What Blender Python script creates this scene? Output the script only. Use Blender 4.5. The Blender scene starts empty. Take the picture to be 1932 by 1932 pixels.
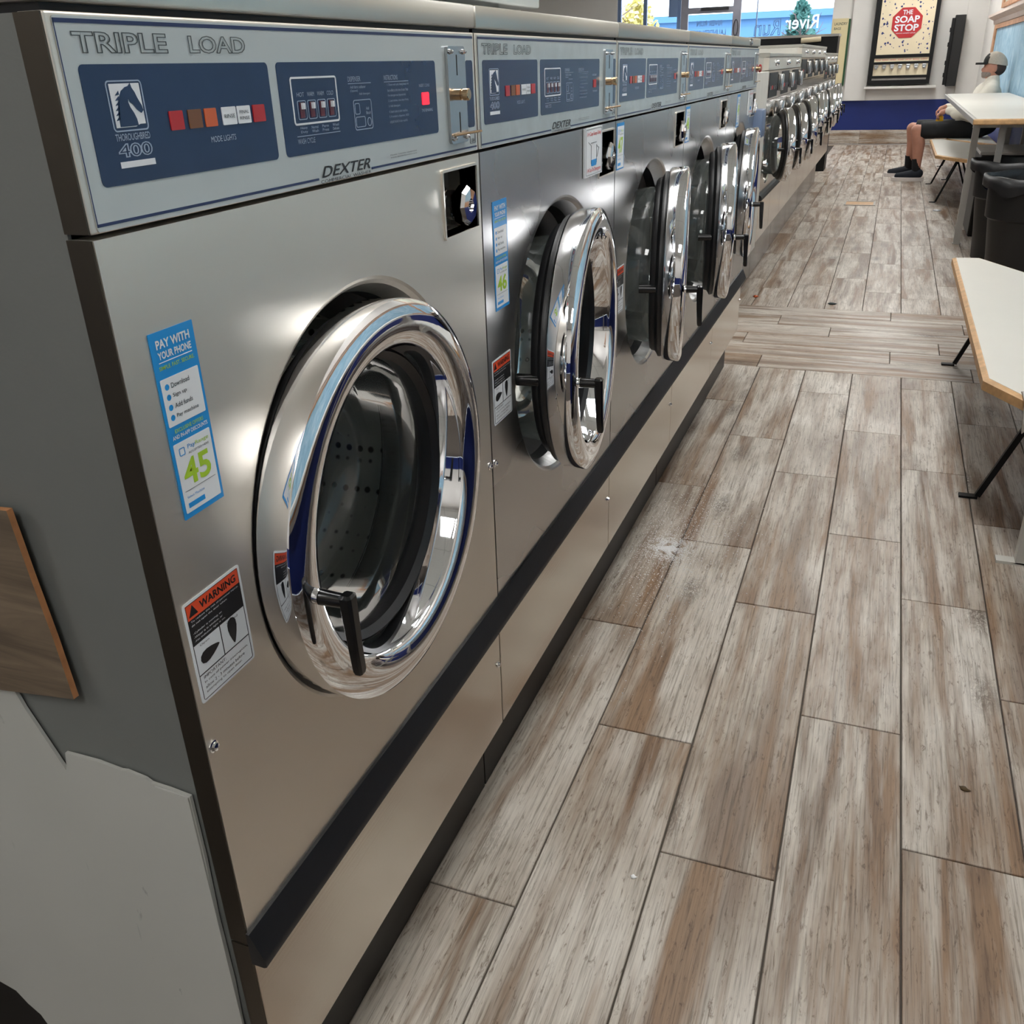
import bpy, bmesh, math, random
from mathutils import Vector, Matrix
random.seed(7)
PI = math.pi
scene = bpy.context.scene
COL = scene.collection

# ------------------------------------------------------------------ camera
cam_d = bpy.data.cameras.new('camera')
cam = bpy.data.objects.new('camera', cam_d)
COL.objects.link(cam)
CX = (0.93402804, 0.35592821, -0.03011189)      # image right, in world axes
CY = (0.1301081, -0.41751252, -0.89930817)      # image down
CZ = (-0.33266124, 0.83606125, -0.43627754)     # view direction
H = 1.30
m = Matrix(((CX[0], -CY[0], -CZ[0], 0.0),
            (CX[1], -CY[1], -CZ[1], 0.0),
            (CX[2], -CY[2], -CZ[2], H),
            (0, 0, 0, 1)))
cam.matrix_world = m
cam_d.sensor_fit = 'HORIZONTAL'
cam_d.sensor_width = 36.0
cam_d.lens = 36.0 * 1724.14 / 1932.0
cam_d.clip_start = 0.02
cam_d.clip_end = 300
scene.camera = cam

# ------------------------------------------------------------------ world, sun, exposure
world = bpy.data.worlds.new('daylight')
scene.world = world
world.use_nodes = True
wn = world.node_tree.nodes
wn['Background'].inputs[0].default_value = (0.86, 0.93, 1.0, 1)
wn['Background'].inputs[1].default_value = 3.6
sun_d = bpy.data.lights.new('sun', 'SUN')
sun_d.energy = 1.3
sun_d.angle = 0.01
sun = bpy.data.objects.new('sun', sun_d)
COL.objects.link(sun)
sun.rotation_euler = (math.radians(42), 0, math.radians(-35))
scene.view_settings.view_transform = 'Standard'
scene.view_settings.look = 'None'
scene.view_settings.exposure = 0.28
scene.view_settings.gamma = 1.0
scene.view_settings.use_curve_mapping = False
TROFFER = 16.0


# ------------------------------------------------------------------ helpers: materials
def lin(c):
    return tuple(((x / 255.0) / 12.92 if x / 255.0 <= 0.04045 else ((x / 255.0 + 0.055) / 1.055) ** 2.4) for x in c)


def base_mat(name):
    mt = bpy.data.materials.new(name)
    mt.use_nodes = True
    nt = mt.node_tree
    return mt, nt, nt.nodes['Principled BSDF']


def node(nt, kind, **kw):
    n = nt.nodes.new(kind)
    for k, v in kw.items():
        if k.startswith('i_'):
            n.inputs[k[2:].replace('_', ' ')].default_value = v
        else:
            setattr(n, k, v)
    return n


def coords(nt, scale=(1, 1, 1), rnd=False, kind='Object'):
    tc = node(nt, 'ShaderNodeTexCoord')
    mp = node(nt, 'ShaderNodeMapping')
    mp.inputs['Scale'].default_value = scale
    nt.links.new(tc.outputs[kind], mp.inputs['Vector'])
    if rnd:
        oi = node(nt, 'ShaderNodeObjectInfo')
        mu = node(nt, 'ShaderNodeVectorMath', operation='SCALE')
        cb = node(nt, 'ShaderNodeCombineXYZ')
        m1 = node(nt, 'ShaderNodeMath', operation='MULTIPLY')
        m1.inputs[1].default_value = 37.7
        m2 = node(nt, 'ShaderNodeMath', operation='MULTIPLY')
        m2.inputs[1].default_value = 91.3
        m3 = node(nt, 'ShaderNodeMath', operation='MULTIPLY')
        m3.inputs[1].default_value = 53.1
        for k, mm in enumerate((m1, m2, m3)):
            nt.links.new(oi.outputs['Random'], mm.inputs[0])
            nt.links.new(mm.outputs[0], cb.inputs[k])
        nt.links.new(cb.outputs[0], mp.inputs['Location'])
    return mp.outputs['Vector']


def noise(nt, vec, scale, detail=3, rough=0.55, dist=0.0):
    n = node(nt, 'ShaderNodeTexNoise')
    n.inputs['Scale'].default_value = scale
    n.inputs['Detail'].default_value = detail
    n.inputs['Roughness'].default_value = rough
    n.inputs['Distortion'].default_value = dist
    nt.links.new(vec, n.inputs['Vector'])
    return n.outputs['Fac']


def ramp(nt, fac, stops):
    r = node(nt, 'ShaderNodeValToRGB')
    e = r.color_ramp.elements
    while len(e) < len(stops):
        e.new(0.5)
    for k, (p, c) in enumerate(stops):
        e[k].position = p
        e[k].color = (*c, 1) if len(c) == 3 else c
    nt.links.new(fac, r.inputs[0])
    return r.outputs[0]


def mixc(nt, fac, a, b, mode='MIX'):
    mx = node(nt, 'ShaderNodeMix', data_type='RGBA', blend_type=mode)
    if isinstance(fac, (int, float)):
        mx.inputs[0].default_value = fac
    else:
        nt.links.new(fac, mx.inputs[0])
    for s, v in ((6, a), (7, b)):
        if isinstance(v, tuple):
            mx.inputs[s].default_value = (*v, 1)
        else:
            nt.links.new(v, mx.inputs[s])
    return mx.outputs[2]


def bump(nt, bs, h, strength, dist=0.01):
    b = node(nt, 'ShaderNodeBump')
    b.inputs['Strength'].default_value = strength
    b.inputs['Distance'].default_value = dist
    nt.links.new(h, b.inputs['Height'])
    nt.links.new(b.outputs[0], bs.inputs['Normal'])


def simple(name, rgb, rough=0.5, metal=0.0, var=0.06, vscale=6.0, bmp=0.0, bscale=200.0, spec=0.5, coat=0.0):
    """A painted / plastic / plain surface with slight uneven tone and optional grain."""
    mt, nt, bs = base_mat(name)
    c = lin(rgb)
    vec = coords(nt)
    f = noise(nt, vec, vscale, 4)
    col = ramp(nt, f, [(0.3, tuple(x * (1 - var) for x in c)), (0.7, tuple(min(1, x * (1 + var)) for x in c))])
    nt.links.new(col, bs.inputs['Base Color'])
    bs.inputs['Roughness'].default_value = rough
    bs.inputs['Metallic'].default_value = metal
    bs.inputs['Specular IOR Level'].default_value = spec
    bs.inputs['Coat Weight'].default_value = coat
    if bmp:
        bump(nt, bs, noise(nt, vec, bscale, 2), bmp, 0.002)
    return mt


def glow(name, rgb, strength):
    mt, nt, bs = base_mat(name)
    bs.inputs['Base Color'].default_value = (*lin(rgb), 1)
    bs.inputs['Emission Color'].default_value = (*lin(rgb), 1)
    bs.inputs['Emission Strength'].default_value = strength
    return mt


def steel(name, rgb, r0=0.22, r1=0.34, grain=(3, 3, 260), smudge=True):
    mt, nt, bs = base_mat(name)
    c = lin(rgb)
    bs.inputs['Metallic'].default_value = 1.0
    g = noise(nt, coords(nt, grain), 1.0, 3)
    s = noise(nt, coords(nt, (1, 1, 1)), 2.2, 2, 0.5, 0.0)
    col = ramp(nt, s, [(0.25, tuple(x * 0.95 for x in c)), (0.75, tuple(min(1, x * 1.04) for x in c))])
    nt.links.new(col, bs.inputs['Base Color'])
    mr = node(nt, 'ShaderNodeMapRange')
    mr.inputs['To Min'].default_value = r0
    mr.inputs['To Max'].default_value = r1
    nt.links.new(s, mr.inputs['Value'])
    nt.links.new(mr.outputs[0], bs.inputs['Roughness'])
    bump(nt, bs, g, 0.08, 0.001)
    return mt


def wood_tile(name):
    """Glazed porcelain plank printed like weathered oak: pale, with brown streaks and knots along its length (local Y)."""
    mt, nt, bs = base_mat(name)
    v = coords(nt, (1, 1, 1), rnd=True)

    def sc(s):
        mp = node(nt, 'ShaderNodeMapping')
        mp.inputs['Scale'].default_value = s
        nt.links.new(v, mp.inputs['Vector'])
        return mp.outputs['Vector']
    streak = noise(nt, sc((15, 1.1, 1)), 1.0, 5, 0.60, 0.35)
    broad = noise(nt, sc((6.5, 0.9, 1)), 1.0, 3, 0.5, 0.2)
    grain = noise(nt, sc((240, 7, 1)), 1.0, 4, 0.65, 0.35)
    fleck = noise(nt, sc((120, 22, 1)), 1.0, 5, 0.75, 0.7)
    patch = noise(nt, sc((6, 3, 1)), 1.0, 5, 0.6, 0.4)
    c1 = ramp(nt, patch, [(0.30, lin((166, 154, 141))), (0.50, lin((192, 184, 173))), (0.70, lin((210, 204, 195)))])
    c2 = ramp(nt, streak, [(0.44, (0, 0, 0)), (0.55, (0.6, 0.6, 0.6)), (0.63, (1, 1, 1))])
    brown = ramp(nt, broad, [(0.38, lin((112, 88, 68))), (0.55, lin((142, 114, 88))), (0.66, lin((162, 132, 102)))])
    c = mixc(nt, c2, c1, brown)
    dk = ramp(nt, broad, [(0.54, (0, 0, 0)), (0.70, (0.8, 0.8, 0.8))])
    c = mixc(nt, dk, c, lin((118, 96, 78)))
    gr = ramp(nt, grain, [(0.34, (0.52, 0.49, 0.45)), (0.47, (0.93, 0.92, 0.91)), (0.60, (1.10, 1.10, 1.09))])
    c = mixc(nt, 0.9, c, gr, 'MULTIPLY')
    fl = ramp(nt, fleck, [(0.34, (0.42, 0.36, 0.31)), (0.44, (1, 1, 1))])
    c = mixc(nt, 0.9, c, fl, 'MULTIPLY')
    vo = node(nt, 'ShaderNodeTexVoronoi', feature='F1')
    nt.links.new(sc((5.0, 1.9, 1)), vo.inputs['Vector'])
    vo.inputs['Scale'].default_value = 1.0
    knot = ramp(nt, vo.outputs['Distance'], [(0.04, (0.95, 0.95, 0.95)), (0.22, (0, 0, 0))])
    kn = mixc(nt, 1.0, knot, ramp(nt, noise(nt, sc((110, 45, 1)), 1.0, 4, 0.7, 1.8), [(0.40, (0, 0, 0)), (0.54, (1, 1, 1))]), 'MULTIPLY')
    c = mixc(nt, kn, c, lin((84, 70, 58)))
    nt.links.new(c, bs.inputs['Base Color'])
    bs.inputs['Roughness'].default_value = 0.42
    bs.inputs['Specular IOR Level'].default_value = 0.45
    bump(nt, bs, grain, 0.25, 0.0015)
    return mt


def glass_mat(name, tint=(0.86, 0.9, 0.88), ior=1.45, painted_sheen=0.0):
    mt = bpy.data.materials.new(name)
    mt.use_nodes = True
    nt = mt.node_tree
    nt.nodes.clear()
    out = node(nt, 'ShaderNodeOutputMaterial')
    tr = node(nt, 'ShaderNodeBsdfTransparent')
    tr.inputs[0].default_value = (*tint, 1)
    gl = node(nt, 'ShaderNodeBsdfGlossy')
    gl.inputs['Roughness'].default_value = 0.03
    fr = node(nt, 'ShaderNodeFresnel')
    fr.inputs[0].default_value = ior
    mx = node(nt, 'ShaderNodeMixShader')
    nt.links.new(fr.outputs[0], mx.inputs[0])
    nt.links.new(tr.outputs[0], mx.inputs[1])
    nt.links.new(gl.outputs[0], mx.inputs[2])
    df = node(nt, 'ShaderNodeBsdfDiffuse')
    df.inputs[0].default_value = (0.42, 0.46, 0.44, 1)  # grey-green diffuse colour stands in for light reflected by the door glass
    m3 = node(nt, 'ShaderNodeMixShader')
    m3.inputs[0].default_value = painted_sheen
    nt.links.new(mx.outputs[0], m3.inputs[1])
    nt.links.new(df.outputs[0], m3.inputs[2])
    nt.links.new(m3.outputs[0], out.inputs[0])
    return mt


def mural_mat(name, stops, scale=3.0, dist=1.5):
    mt, nt, bs = base_mat(name)
    f = noise(nt, coords(nt, (1, 1, 1)), scale, 7, 0.65, dist)
    nt.links.new(ramp(nt, f, stops), bs.inputs['Base Color'])
    bs.inputs['Roughness'].default_value = 0.6
    return mt


def board_mat(name):
    """Dark stained plywood, grain along X."""
    mt, nt, bs = base_mat(name)
    w = noise(nt, coords(nt, (3, 1, 40)), 1.0, 5, 0.6, 1.0)
    c = ramp(nt, w, [(0.3, lin((72, 61, 50))), (0.5, lin((100, 86, 70))), (0.7, lin((124, 108, 90)))])
    k = node(nt, 'ShaderNodeTexVoronoi', feature='F1')
    nt.links.new(coords(nt, (9, 1, 14)), k.inputs['Vector'])
    k.inputs['Scale'].default_value = 1.0
    c = mixc(nt, ramp(nt, k.outputs['Distance'], [(0.05, (0.85, 0.85, 0.85)), (0.22, (0, 0, 0))]), c, lin((34, 28, 24)))
    nt.links.new(c, bs.inputs['Base Color'])
    bs.inputs['Roughness'].default_value = 0.6
    return mt


M = {}
M['steel'] = steel('brushed_steel', (228, 222, 212), 0.42, 0.48)
M['steel_b'] = steel('brushed_steel_dimmed', (194, 194, 194), 0.25, 0.31)  # darker base colour imitates the dim surroundings reflected by the farther washers
M['steel_lid'] = steel('brushed_steel_lid', (200, 198, 190), 0.3, 0.42)
M['steel_dark'] = steel('dark_edge_steel', (92, 86, 78), 0.35, 0.5)
M['steel_low'] = steel('brushed_steel_lower', (200, 192, 182), 0.13, 0.22)
M['chrome'] = steel('chrome', (236, 237, 240), 0.02, 0.045, (1, 1, 1))
M['dull_chrome'] = steel('dull_chrome', (190, 192, 194), 0.16, 0.26)
M['brass'] = steel('worn_brass', (206, 176, 140), 0.15, 0.25)
mt_, nt_, bs_n = base_mat('perforated_drum_steel')
vo_ = node(nt_, 'ShaderNodeTexVoronoi', feature='F1')
vo_.inputs['Scale'].default_value = 55.0
vo_.inputs['Randomness'].default_value = 0.15
nt_.links.new(coords(nt_), vo_.inputs['Vector'])
nt_.links.new(ramp(nt_, vo_.outputs['Distance'], [(0.20, (0.01, 0.01, 0.01)), (0.30, (0.46, 0.46, 0.44))]), bs_n.inputs['Base Color'])
bs_n.inputs['Metallic'].default_value = 0.5
bs_n.inputs['Roughness'].default_value = 0.38
M['drum'] = mt_
M['rubber'] = simple('black_rubber', (24, 24, 26), 0.42, 0, 0.15, 30, 0.1)
M['bumper'] = simple('black_vinyl_bumper', (18, 20, 24), 0.45, 0, 0.12, 25, 0.08, 120)
M['handle'] = simple('black_nylon', (16, 16, 17), 0.22, 0, 0.05, 20)
M['black'] = simple('black_paint', (13, 13, 15), 0.5, 0, 0.1, spec=0.3)
M['cavity'] = simple('recess_grey', (104, 100, 92), 0.5, 0.3, 0.15, 12)
M['plinth'] = simple('plinth_black', (28, 26, 25), 0.42, 0, 0.2, 5, spec=0.3)
M['kick'] = steel('toe_kick_metal', (82, 74, 66), 0.14, 0.3)
M['side_grey'] = simple('grey_enamel', (102, 104, 101), 0.45, 0, 0.06, 3, 0.08, 300)
M['label'] = simple('label_sheet_silver', (184, 191, 192), 0.28, 0.15, 0.03, 5)
M['label_worn'] = simple('label_sheet_worn', (172, 182, 184), 0.3, 0.15, 0.08, 25)
M['navy'] = simple('navy_print', (27, 47, 82), 0.22, 0, 0.1, 12)
M['navy_line'] = simple('navy_stripe', (24, 42, 86), 0.3)
M['ink'] = simple('dark_ink', (46, 58, 62), 0.4)
M['ink_black'] = simple('black_ink', (24, 24, 28), 0.4)
M['white'] = simple('white_print', (222, 226, 232), 0.4)
M['pale'] = simple('pale_print', (150, 166, 190), 0.4)
M['lamp_red'] = simple('lamp_red', (178, 34, 40), 0.3)
M['lamp_brown'] = simple('lamp_brown', (116, 72, 38), 0.3)
M['lamp_orange'] = simple('lamp_orange', (200, 92, 44), 0.3)
M['led'] = glow('red_digit', (255, 30, 50), 1.6)
M['led_dim'] = simple('dim_red_window', (92, 26, 40), 0.3)
M['sky_blue'] = simple('sticker_blue', (24, 142, 214), 0.4)
M['sticker_white'] = simple('sticker_white', (226, 229, 232), 0.4)
M['lime'] = simple('sticker_lime', (168, 206, 52), 0.4)
M['orange'] = simple('warning_orange', (226, 78, 40), 0.4)
M['red_ink'] = simple('red_ink', (206, 58, 60), 0.4)
M['tile'] = wood_tile('weathered_oak_porcelain')
M['grout'] = simple('grout', (78, 70, 62), 0.85, 0, 0.2, 40)
M['wall'] = simple('wall_paint_white', (216, 213, 208), 0.7, 0, 0.03, 2, 0.1, 90)
M['wall_blue'] = simple('wall_paint_blue', (8, 34, 104), 0.6, 0, 0.06, 3)
M['ceil'] = simple('ceiling_board', (226, 226, 222), 0.85, 0, 0.03, 20, 0.2, 60)
M['tbar'] = simple('ceiling_grid_paint', (196, 196, 194), 0.5)
M['diffuser'] = glow('lit_diffuser', (253, 252, 250), TROFFER)
M['laminate'] = simple('white_laminate', (222, 219, 210), 0.35, 0, 0.02, 3)
M['oak'] = simple('oak_edge', (202, 160, 112), 0.45, 0, 0.2, 25)
M['leg_grey'] = simple('leg_grey_paint', (172, 168, 162), 0.4, 0, 0.08)
M['leg_white'] = simple('leg_white_paint', (208, 206, 198), 0.4, 0, 0.08)
M['bin'] = simple('bin_plastic', (16, 16, 17), 0.45, 0, 0.15, 6, 0.1, 40)
M['skin'] = simple('skin', (196, 140, 118), 0.55, 0, 0.1, 9)
M['beard'] = simple('grey_stubble', (152, 140, 132), 0.8, 0, 0.2, 60)
M['hair'] = simple('short_dark_hair', (66, 54, 50), 0.8, 0, 0.3, 80)
M['shirt'] = simple('cream_cotton', (232, 226, 212), 0.85, 0, 0.04, 8, 0.3, 40)
M['shorts'] = simple('black_shorts', (26, 28, 31), 0.8, 0, 0.15, 10, 0.3, 50)
M['sock'] = simple('black_sock', (22, 22, 25), 0.9)
M['shoe'] = simple('dark_knit_shoe', (28, 34, 44), 0.8)
M['sole'] = simple('white_sole', (226, 218, 214), 0.6)
M['cap_beige'] = simple('cap_mesh_beige', (190, 180, 166), 0.85, 0, 0.08, 60, 0.3, 300)
M['cap_dark'] = simple('cap_dark', (36, 35, 32), 0.8)
M['juice'] = simple('amber_drink', (214, 160, 22), 0.2)
M['glass'] = glass_mat('door_glass', (0.86, 0.90, 0.88), 1.6, 0.07)
M['pane'] = glass_mat('window_glass', (0.97, 0.98, 1.0), 1.25)
M['alu'] = simple('aluminium_frame', (132, 132, 142), 0.35, 0.6, 0.06)
M['alu_blue'] = simple('blue_grey_frame', (104, 124, 156), 0.4, 0.3, 0.06)
M['film'] = simple('window_lettering_blue', (92, 128, 180), 0.5)
M['film_white'] = simple('window_lettering_white', (222, 236, 246), 0.5)
for k_, c_ in (('film_white', (222, 236, 246)),):
    mt_ = bpy.data.materials.new('window_lettering_white')
    mt_.use_nodes = True
    nt_ = mt_.node_tree
    nt_.nodes.clear()
    o_ = node(nt_, 'ShaderNodeOutputMaterial')
    t_ = node(nt_, 'ShaderNodeBsdfTranslucent')
    t_.inputs[0].default_value = (*lin(c_), 1)
    nt_.links.new(t_.outputs[0], o_.inputs[0])
    M[k_] = mt_
M['bldg'] = simple('far_building_blue', (84, 132, 178), 0.7, 0, 0.05, 0.2)
M['asphalt'] = simple('asphalt', (150, 150, 150), 0.9)
M['leaf_teal'] = simple('leaf_teal', (62, 112, 106), 0.8, 0, 0.3, 3)
M['leaf_yellow'] = simple('leaf_yellow', (206, 196, 120), 0.8, 0, 0.3, 3)
M['bark'] = simple('bark', (110, 96, 96), 0.9)
M['car'] = simple('car_pink', (238, 196, 206), 0.3)
M['mural_blue'] = mural_mat('mural_ice', [(0.3, lin((120, 160, 186))), (0.5, lin((150, 188, 210))), (0.7, lin((186, 210, 222)))], 2.2, 2.0)
M['mural_green'] = mural_mat('mural_pastel', [(0.3, lin((172, 188, 164))), (0.5, lin((206, 218, 198))), (0.66, lin((214, 178, 168)))], 3.0, 0.6)
M['frame_wood'] = simple('frame_worn_wood', (190, 142, 106), 0.6, 0, 0.25, 12)
M['trim_cream'] = simple('trim_cream', (226, 208, 196), 0.6, 0, 0.06)
M['beige'] = simple('beige_print', (222, 208, 178), 0.5, 0, 0.02)
M['speck'] = simple('navy_speck', (36, 50, 110), 0.5)
M['cream_sign'] = simple('cream_board', (212, 198, 156), 0.5, 0, 0.03)
M['green_edge'] = simple('green_edge', (30, 74, 42), 0.6)
M['stop_red'] = simple('stop_red', (178, 38, 42), 0.45)
M['tape_grey'] = simple('blue_grey_plastic', (112, 130, 160), 0.4)
M['board'] = board_mat('stained_plywood')
M['ply_edge'] = simple('raw_ply_edge', (176, 122, 80), 0.7, 0, 0.2, 60)
mt_, nt_, bs_n = base_mat('torn_grey_sheet')
g_ = ramp(nt_, noise(nt_, coords(nt_), 2.0, 3), [(0.3, lin((160, 160, 154))), (0.7, lin((172, 172, 166)))])
sc_ = ramp(nt_, noise(nt_, coords(nt_, (26, 1, 9)), 1.0, 4, 0.6, 0.6), [(0.30, (0.45, 0.45, 0.45)), (0.36, (1, 1, 1))])
nt_.links.new(mixc(nt_, 0.8, g_, sc_, 'MULTIPLY'), bs_n.inputs['Base Color'])
bs_n.inputs['Roughness'].default_value = 0.55
M['sheet'] = mt_
M['powder'] = simple('white_powder', (240, 240, 240), 0.9)
M['crumb'] = simple('brown_crumb', (84, 66, 40), 0.8)
M['cloth'] = simple('speckled_cloth', (214, 212, 210), 0.9, 0, 0.12, 90)


# ------------------------------------------------------------------ helpers: geometry
def obj(name, bm, mt, parent=None, smooth=False, loc=(0, 0, 0), mats=None):
    me = bpy.data.meshes.new(name)
    bmesh.ops.recalc_face_normals(bm, faces=bm.faces)
    bm.to_mesh(me)
    bm.free()
    for q in (mats or [mt]):
        me.materials.append(q)
    if smooth:
        me.polygons.foreach_set('use_smooth', [True] * len(me.polygons))
        if smooth != 'all':
            me.set_sharp_from_angle(angle=math.radians(38))
    o = bpy.data.objects.new(name, me)
    COL.objects.link(o)
    o.location = loc
    if parent:
        o.parent = parent
    return o


def tag(o, label, cat, group=None):
    o['label'] = label
    o['category'] = cat
    if group:
        o['group'] = group
    return o


def thing(name, label, cat, loc=(0, 0, 0), group=None, rz=0):
    o = bpy.data.objects.new(name, None)
    COL.objects.link(o)
    o.location = loc
    o.rotation_euler = (0, 0, rz)
    o.empty_display_size = 0.1
    return tag(o, label, cat, group)


def struct(name, bm, mt, **kw):
    o = obj(name, bm, mt, **kw)
    o['kind'] = 'structure'
    return o


def box(bm, x0, x1, y0, y1, z0, z1, bev=0.0, mi=0):
    vs = [bm.verts.new((x, y, z)) for x in (x0, x1) for y in (y0, y1) for z in (z0, z1)]
    fs = [(0, 1, 3, 2), (4, 6, 7, 5), (0, 4, 5, 1), (2, 3, 7, 6), (0, 2, 6, 4), (1, 5, 7, 3)]
    faces = [bm.faces.new([vs[i] for i in f]) for f in fs]
    for f in faces:
        f.material_index = mi
    if bev:
        es = list({e for f in faces for e in f.edges})
        bmesh.ops.recalc_face_normals(bm, faces=faces)
        bmesh.ops.bevel(bm, geom=es, offset=bev, segments=2, profile=0.5, affect='EDGES')
    return bm


def B(*a, **k):
    bm = bmesh.new()
    if a:
        box(bm, *a, **k)
    return bm


def tube(bm, p0, p1, r0, r1=None, seg=12, caps=True):
    p0, p1 = Vector(p0), Vector(p1)
    r1 = r0 if r1 is None else r1
    d = (p1 - p0).normalized()
    a = d.orthogonal().normalized()
    b = d.cross(a)
    rings = []
    for p, r in ((p0, r0), (p1, r1)):
        rings.append([bm.verts.new(p + (a * math.cos(2 * PI * k / seg) + b * math.sin(2 * PI * k / seg)) * r) for k in range(seg)])
    for k in range(seg):
        bm.faces.new((rings[0][k], rings[0][(k + 1) % seg], rings[1][(k + 1) % seg], rings[1][k]))
    if caps:
        bm.faces.new(rings[0][::-1])
        bm.faces.new(rings[1])
    return bm


def lathe(bm, prof, cy=0.0, cz=0.0, seg=96, axis='x', close=False):
    """Revolve (x, r) points around the X axis through (cy, cz); axis 'z' revolves (z, r) around Z through (cy=x, cz=y)."""
    rings = []
    for t, r in prof:
        ring = []
        for k in range(seg):
            c, s = math.cos(2 * PI * k / seg) * r, math.sin(2 * PI * k / seg) * r
            ring.append(bm.verts.new((t, cy + c, cz + s) if axis == 'x' else (cy + c, cz + s, t)))
        rings.append(ring)
    n = len(rings)
    for i in range(n if close else n - 1):
        a, b = rings[i], rings[(i + 1) % n]
        for k in range(seg):
            bm.faces.new((a[k], a[(k + 1) % seg], b[(k + 1) % seg], b[k]))
    return bm


def prism(bm, pts, a0, a1, plane='yz'):
    """Extrude a 2-D outline. plane 'yz': points (y, z), extruded in x; 'xz': extruded in y; 'xy': extruded in z."""
    def P(p, a):
        return {'yz': (a, p[0], p[1]), 'xz': (p[0], a, p[1]), 'xy': (p[0], p[1], a)}[plane]
    lo = [bm.verts.new(P(p, a0)) for p in pts]
    hi = [bm.verts.new(P(p, a1)) for p in pts]
    n = len(pts)
    bm.faces.new(lo)
    bm.faces.new(hi[::-1])
    for k in range(n):
        bm.faces.new((lo[k], lo[(k + 1) % n], hi[(k + 1) % n], hi[k]))
    return bm


def rrect(y0, y1, z0, z1, r, n=5):
    pts = []
    for cy, cz, a in ((y1 - r, z1 - r, 0), (y0 + r, z1 - r, 90), (y0 + r, z0 + r, 180), (y1 - r, z0 + r, 270)):
        for k in range(n + 1):
            t = math.radians(a + 90 * k / n)
            pts.append((cy + r * math.cos(t), cz + r * math.sin(t)))
    return pts


def frame2d(bm, y0, y1, z0, z1, r, w, x0, x1):
    """A rounded frame line of width w."""
    o, i = rrect(y0, y1, z0, z1, r), rrect(y0 + w, y1 - w, z0 + w, z1 - w, max(r - w, 0.0003))
    n = len(o)
    vo = [[bm.verts.new((x, *p)) for p in o] for x in (x0, x1)]
    vi = [[bm.verts.new((x, *p)) for p in i] for x in (x0, x1)]
    for k in range(n):
        q = (k + 1) % n
        bm.faces.new((vo[1][k], vo[1][q], vi[1][q], vi[1][k]))
        bm.faces.new((vo[0][k], vo[0][q], vo[1][q], vo[1][k]))
        bm.faces.new((vi[0][k], vi[0][q], vi[1][q], vi[1][k]))
    return bm


TXT = {}


def glyphs(body, bold=0.0, outline=0.0, shear=0.0):
    key = (body, bold, outline, shear)
    if key in TXT:
        return TXT[key]
    cu = bpy.data.curves.new('t', 'FONT')
    cu.body = body
    cu.resolution_u = 3
    cu.offset = bold
    cu.shear = shear
    if outline:
        cu.fill_mode = 'NONE'
        cu.bevel_depth = outline
        cu.bevel_resolution = 0
    o = bpy.data.objects.new('t', cu)
    COL.objects.link(o)
    dg = bpy.context.evaluated_depsgraph_get()
    me = bpy.data.meshes.new_from_object(o.evaluated_get(dg))
    vs = [v.co.copy() for v in me.vertices]
    fs = [tuple(p.vertices) for p in me.polygons]
    bpy.data.objects.remove(o)
    bpy.data.curves.remove(cu)
    bpy.data.meshes.remove(me)
    xs = [v.x for v in vs] or [0, 1]
    ys = [v.y for v in vs] or [0, 1]
    TXT[key] = (vs, fs, min(xs), max(xs), min(ys), max(ys))
    return TXT[key]


def text(bm, body, u0, v0, w, h, off, bold=0.0, outline=0.0, shear=0.0, plane='+x', flip=False, skew=0.0):
    """Lettering fitted into the box (u0, v0, w, h). plane '+x': u=y, v=z, facing +X. '-y': u=x, v=z."""
    vs, fs, a, b, c, d = glyphs(body, bold, outline, shear)
    nv = []
    for v in vs:
        s = (v.x - a) / (b - a)
        t = (v.y - c) / (d - c)
        if flip:
            s = 1 - s
        uu, vv = u0 + s * w, v0 + t * h + skew * s * w
        q = v.z * h * 0.3
        nv.append(bm.verts.new((off + q, uu, vv) if plane == '+x' else (uu, off - q, vv)))
    for f in fs:
        try:
            bm.faces.new([nv[i] for i in f])
        except ValueError:
            pass
    return bm


def copy_tree(o, parent=None, swap=None):
    c = o.copy()
    COL.objects.link(c)
    if parent:
        c.parent = parent
    for ch in o.children:
        copy_tree(ch, c)
    return c


# ================================================================== THE SETTING
X_L, X_R, Y_N, Y_F, Z_C = -6.4, 1.15, -3.0, 17.3, 2.95
struct('floor', B(X_L, X_R, Y_N, Y_F, -0.08, -0.006), M['grout'])
FLOOR = bpy.data.objects['floor']

COLX = [-0.636 + 0.206 * k for k in range(-1, 10)]
G = 0.0035
tile_cache = {}


def tile(x0, x1, y0, y1, rot=False):
    w, l = (x1 - x0, y1 - y0) if not rot else (y1 - y0, x1 - x0)
    key = (round(w, 3), round(l, 3))
    if key not in tile_cache:
        bm = B(-w / 2, w / 2, -l / 2, l / 2, -0.009, 0.0)
        top = [f for f in bm.faces if all(abs(v.co.z) < 1e-6 for v in f.verts)]
        bmesh.ops.bevel(bm, geom=list(top[0].edges), offset=0.0012, segments=1, affect='EDGES')
        me = bpy.data.meshes.new('floor_tile')
        bmesh.ops.recalc_face_normals(bm, faces=bm.faces)
        bm.to_mesh(me)
        bm.free()
        me.materials.append(M['tile'])
        tile_cache[key] = me
    o = bpy.data.objects.new('tile', tile_cache[key])
    COL.objects.link(o)
    o.parent = FLOOR
    o.location = ((x0 + x1) / 2, (y0 + y1) / 2, random.uniform(-0.0006, 0.0))
    if rot:
        o.rotation_euler = (0, 0, PI / 2)
    return o


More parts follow.
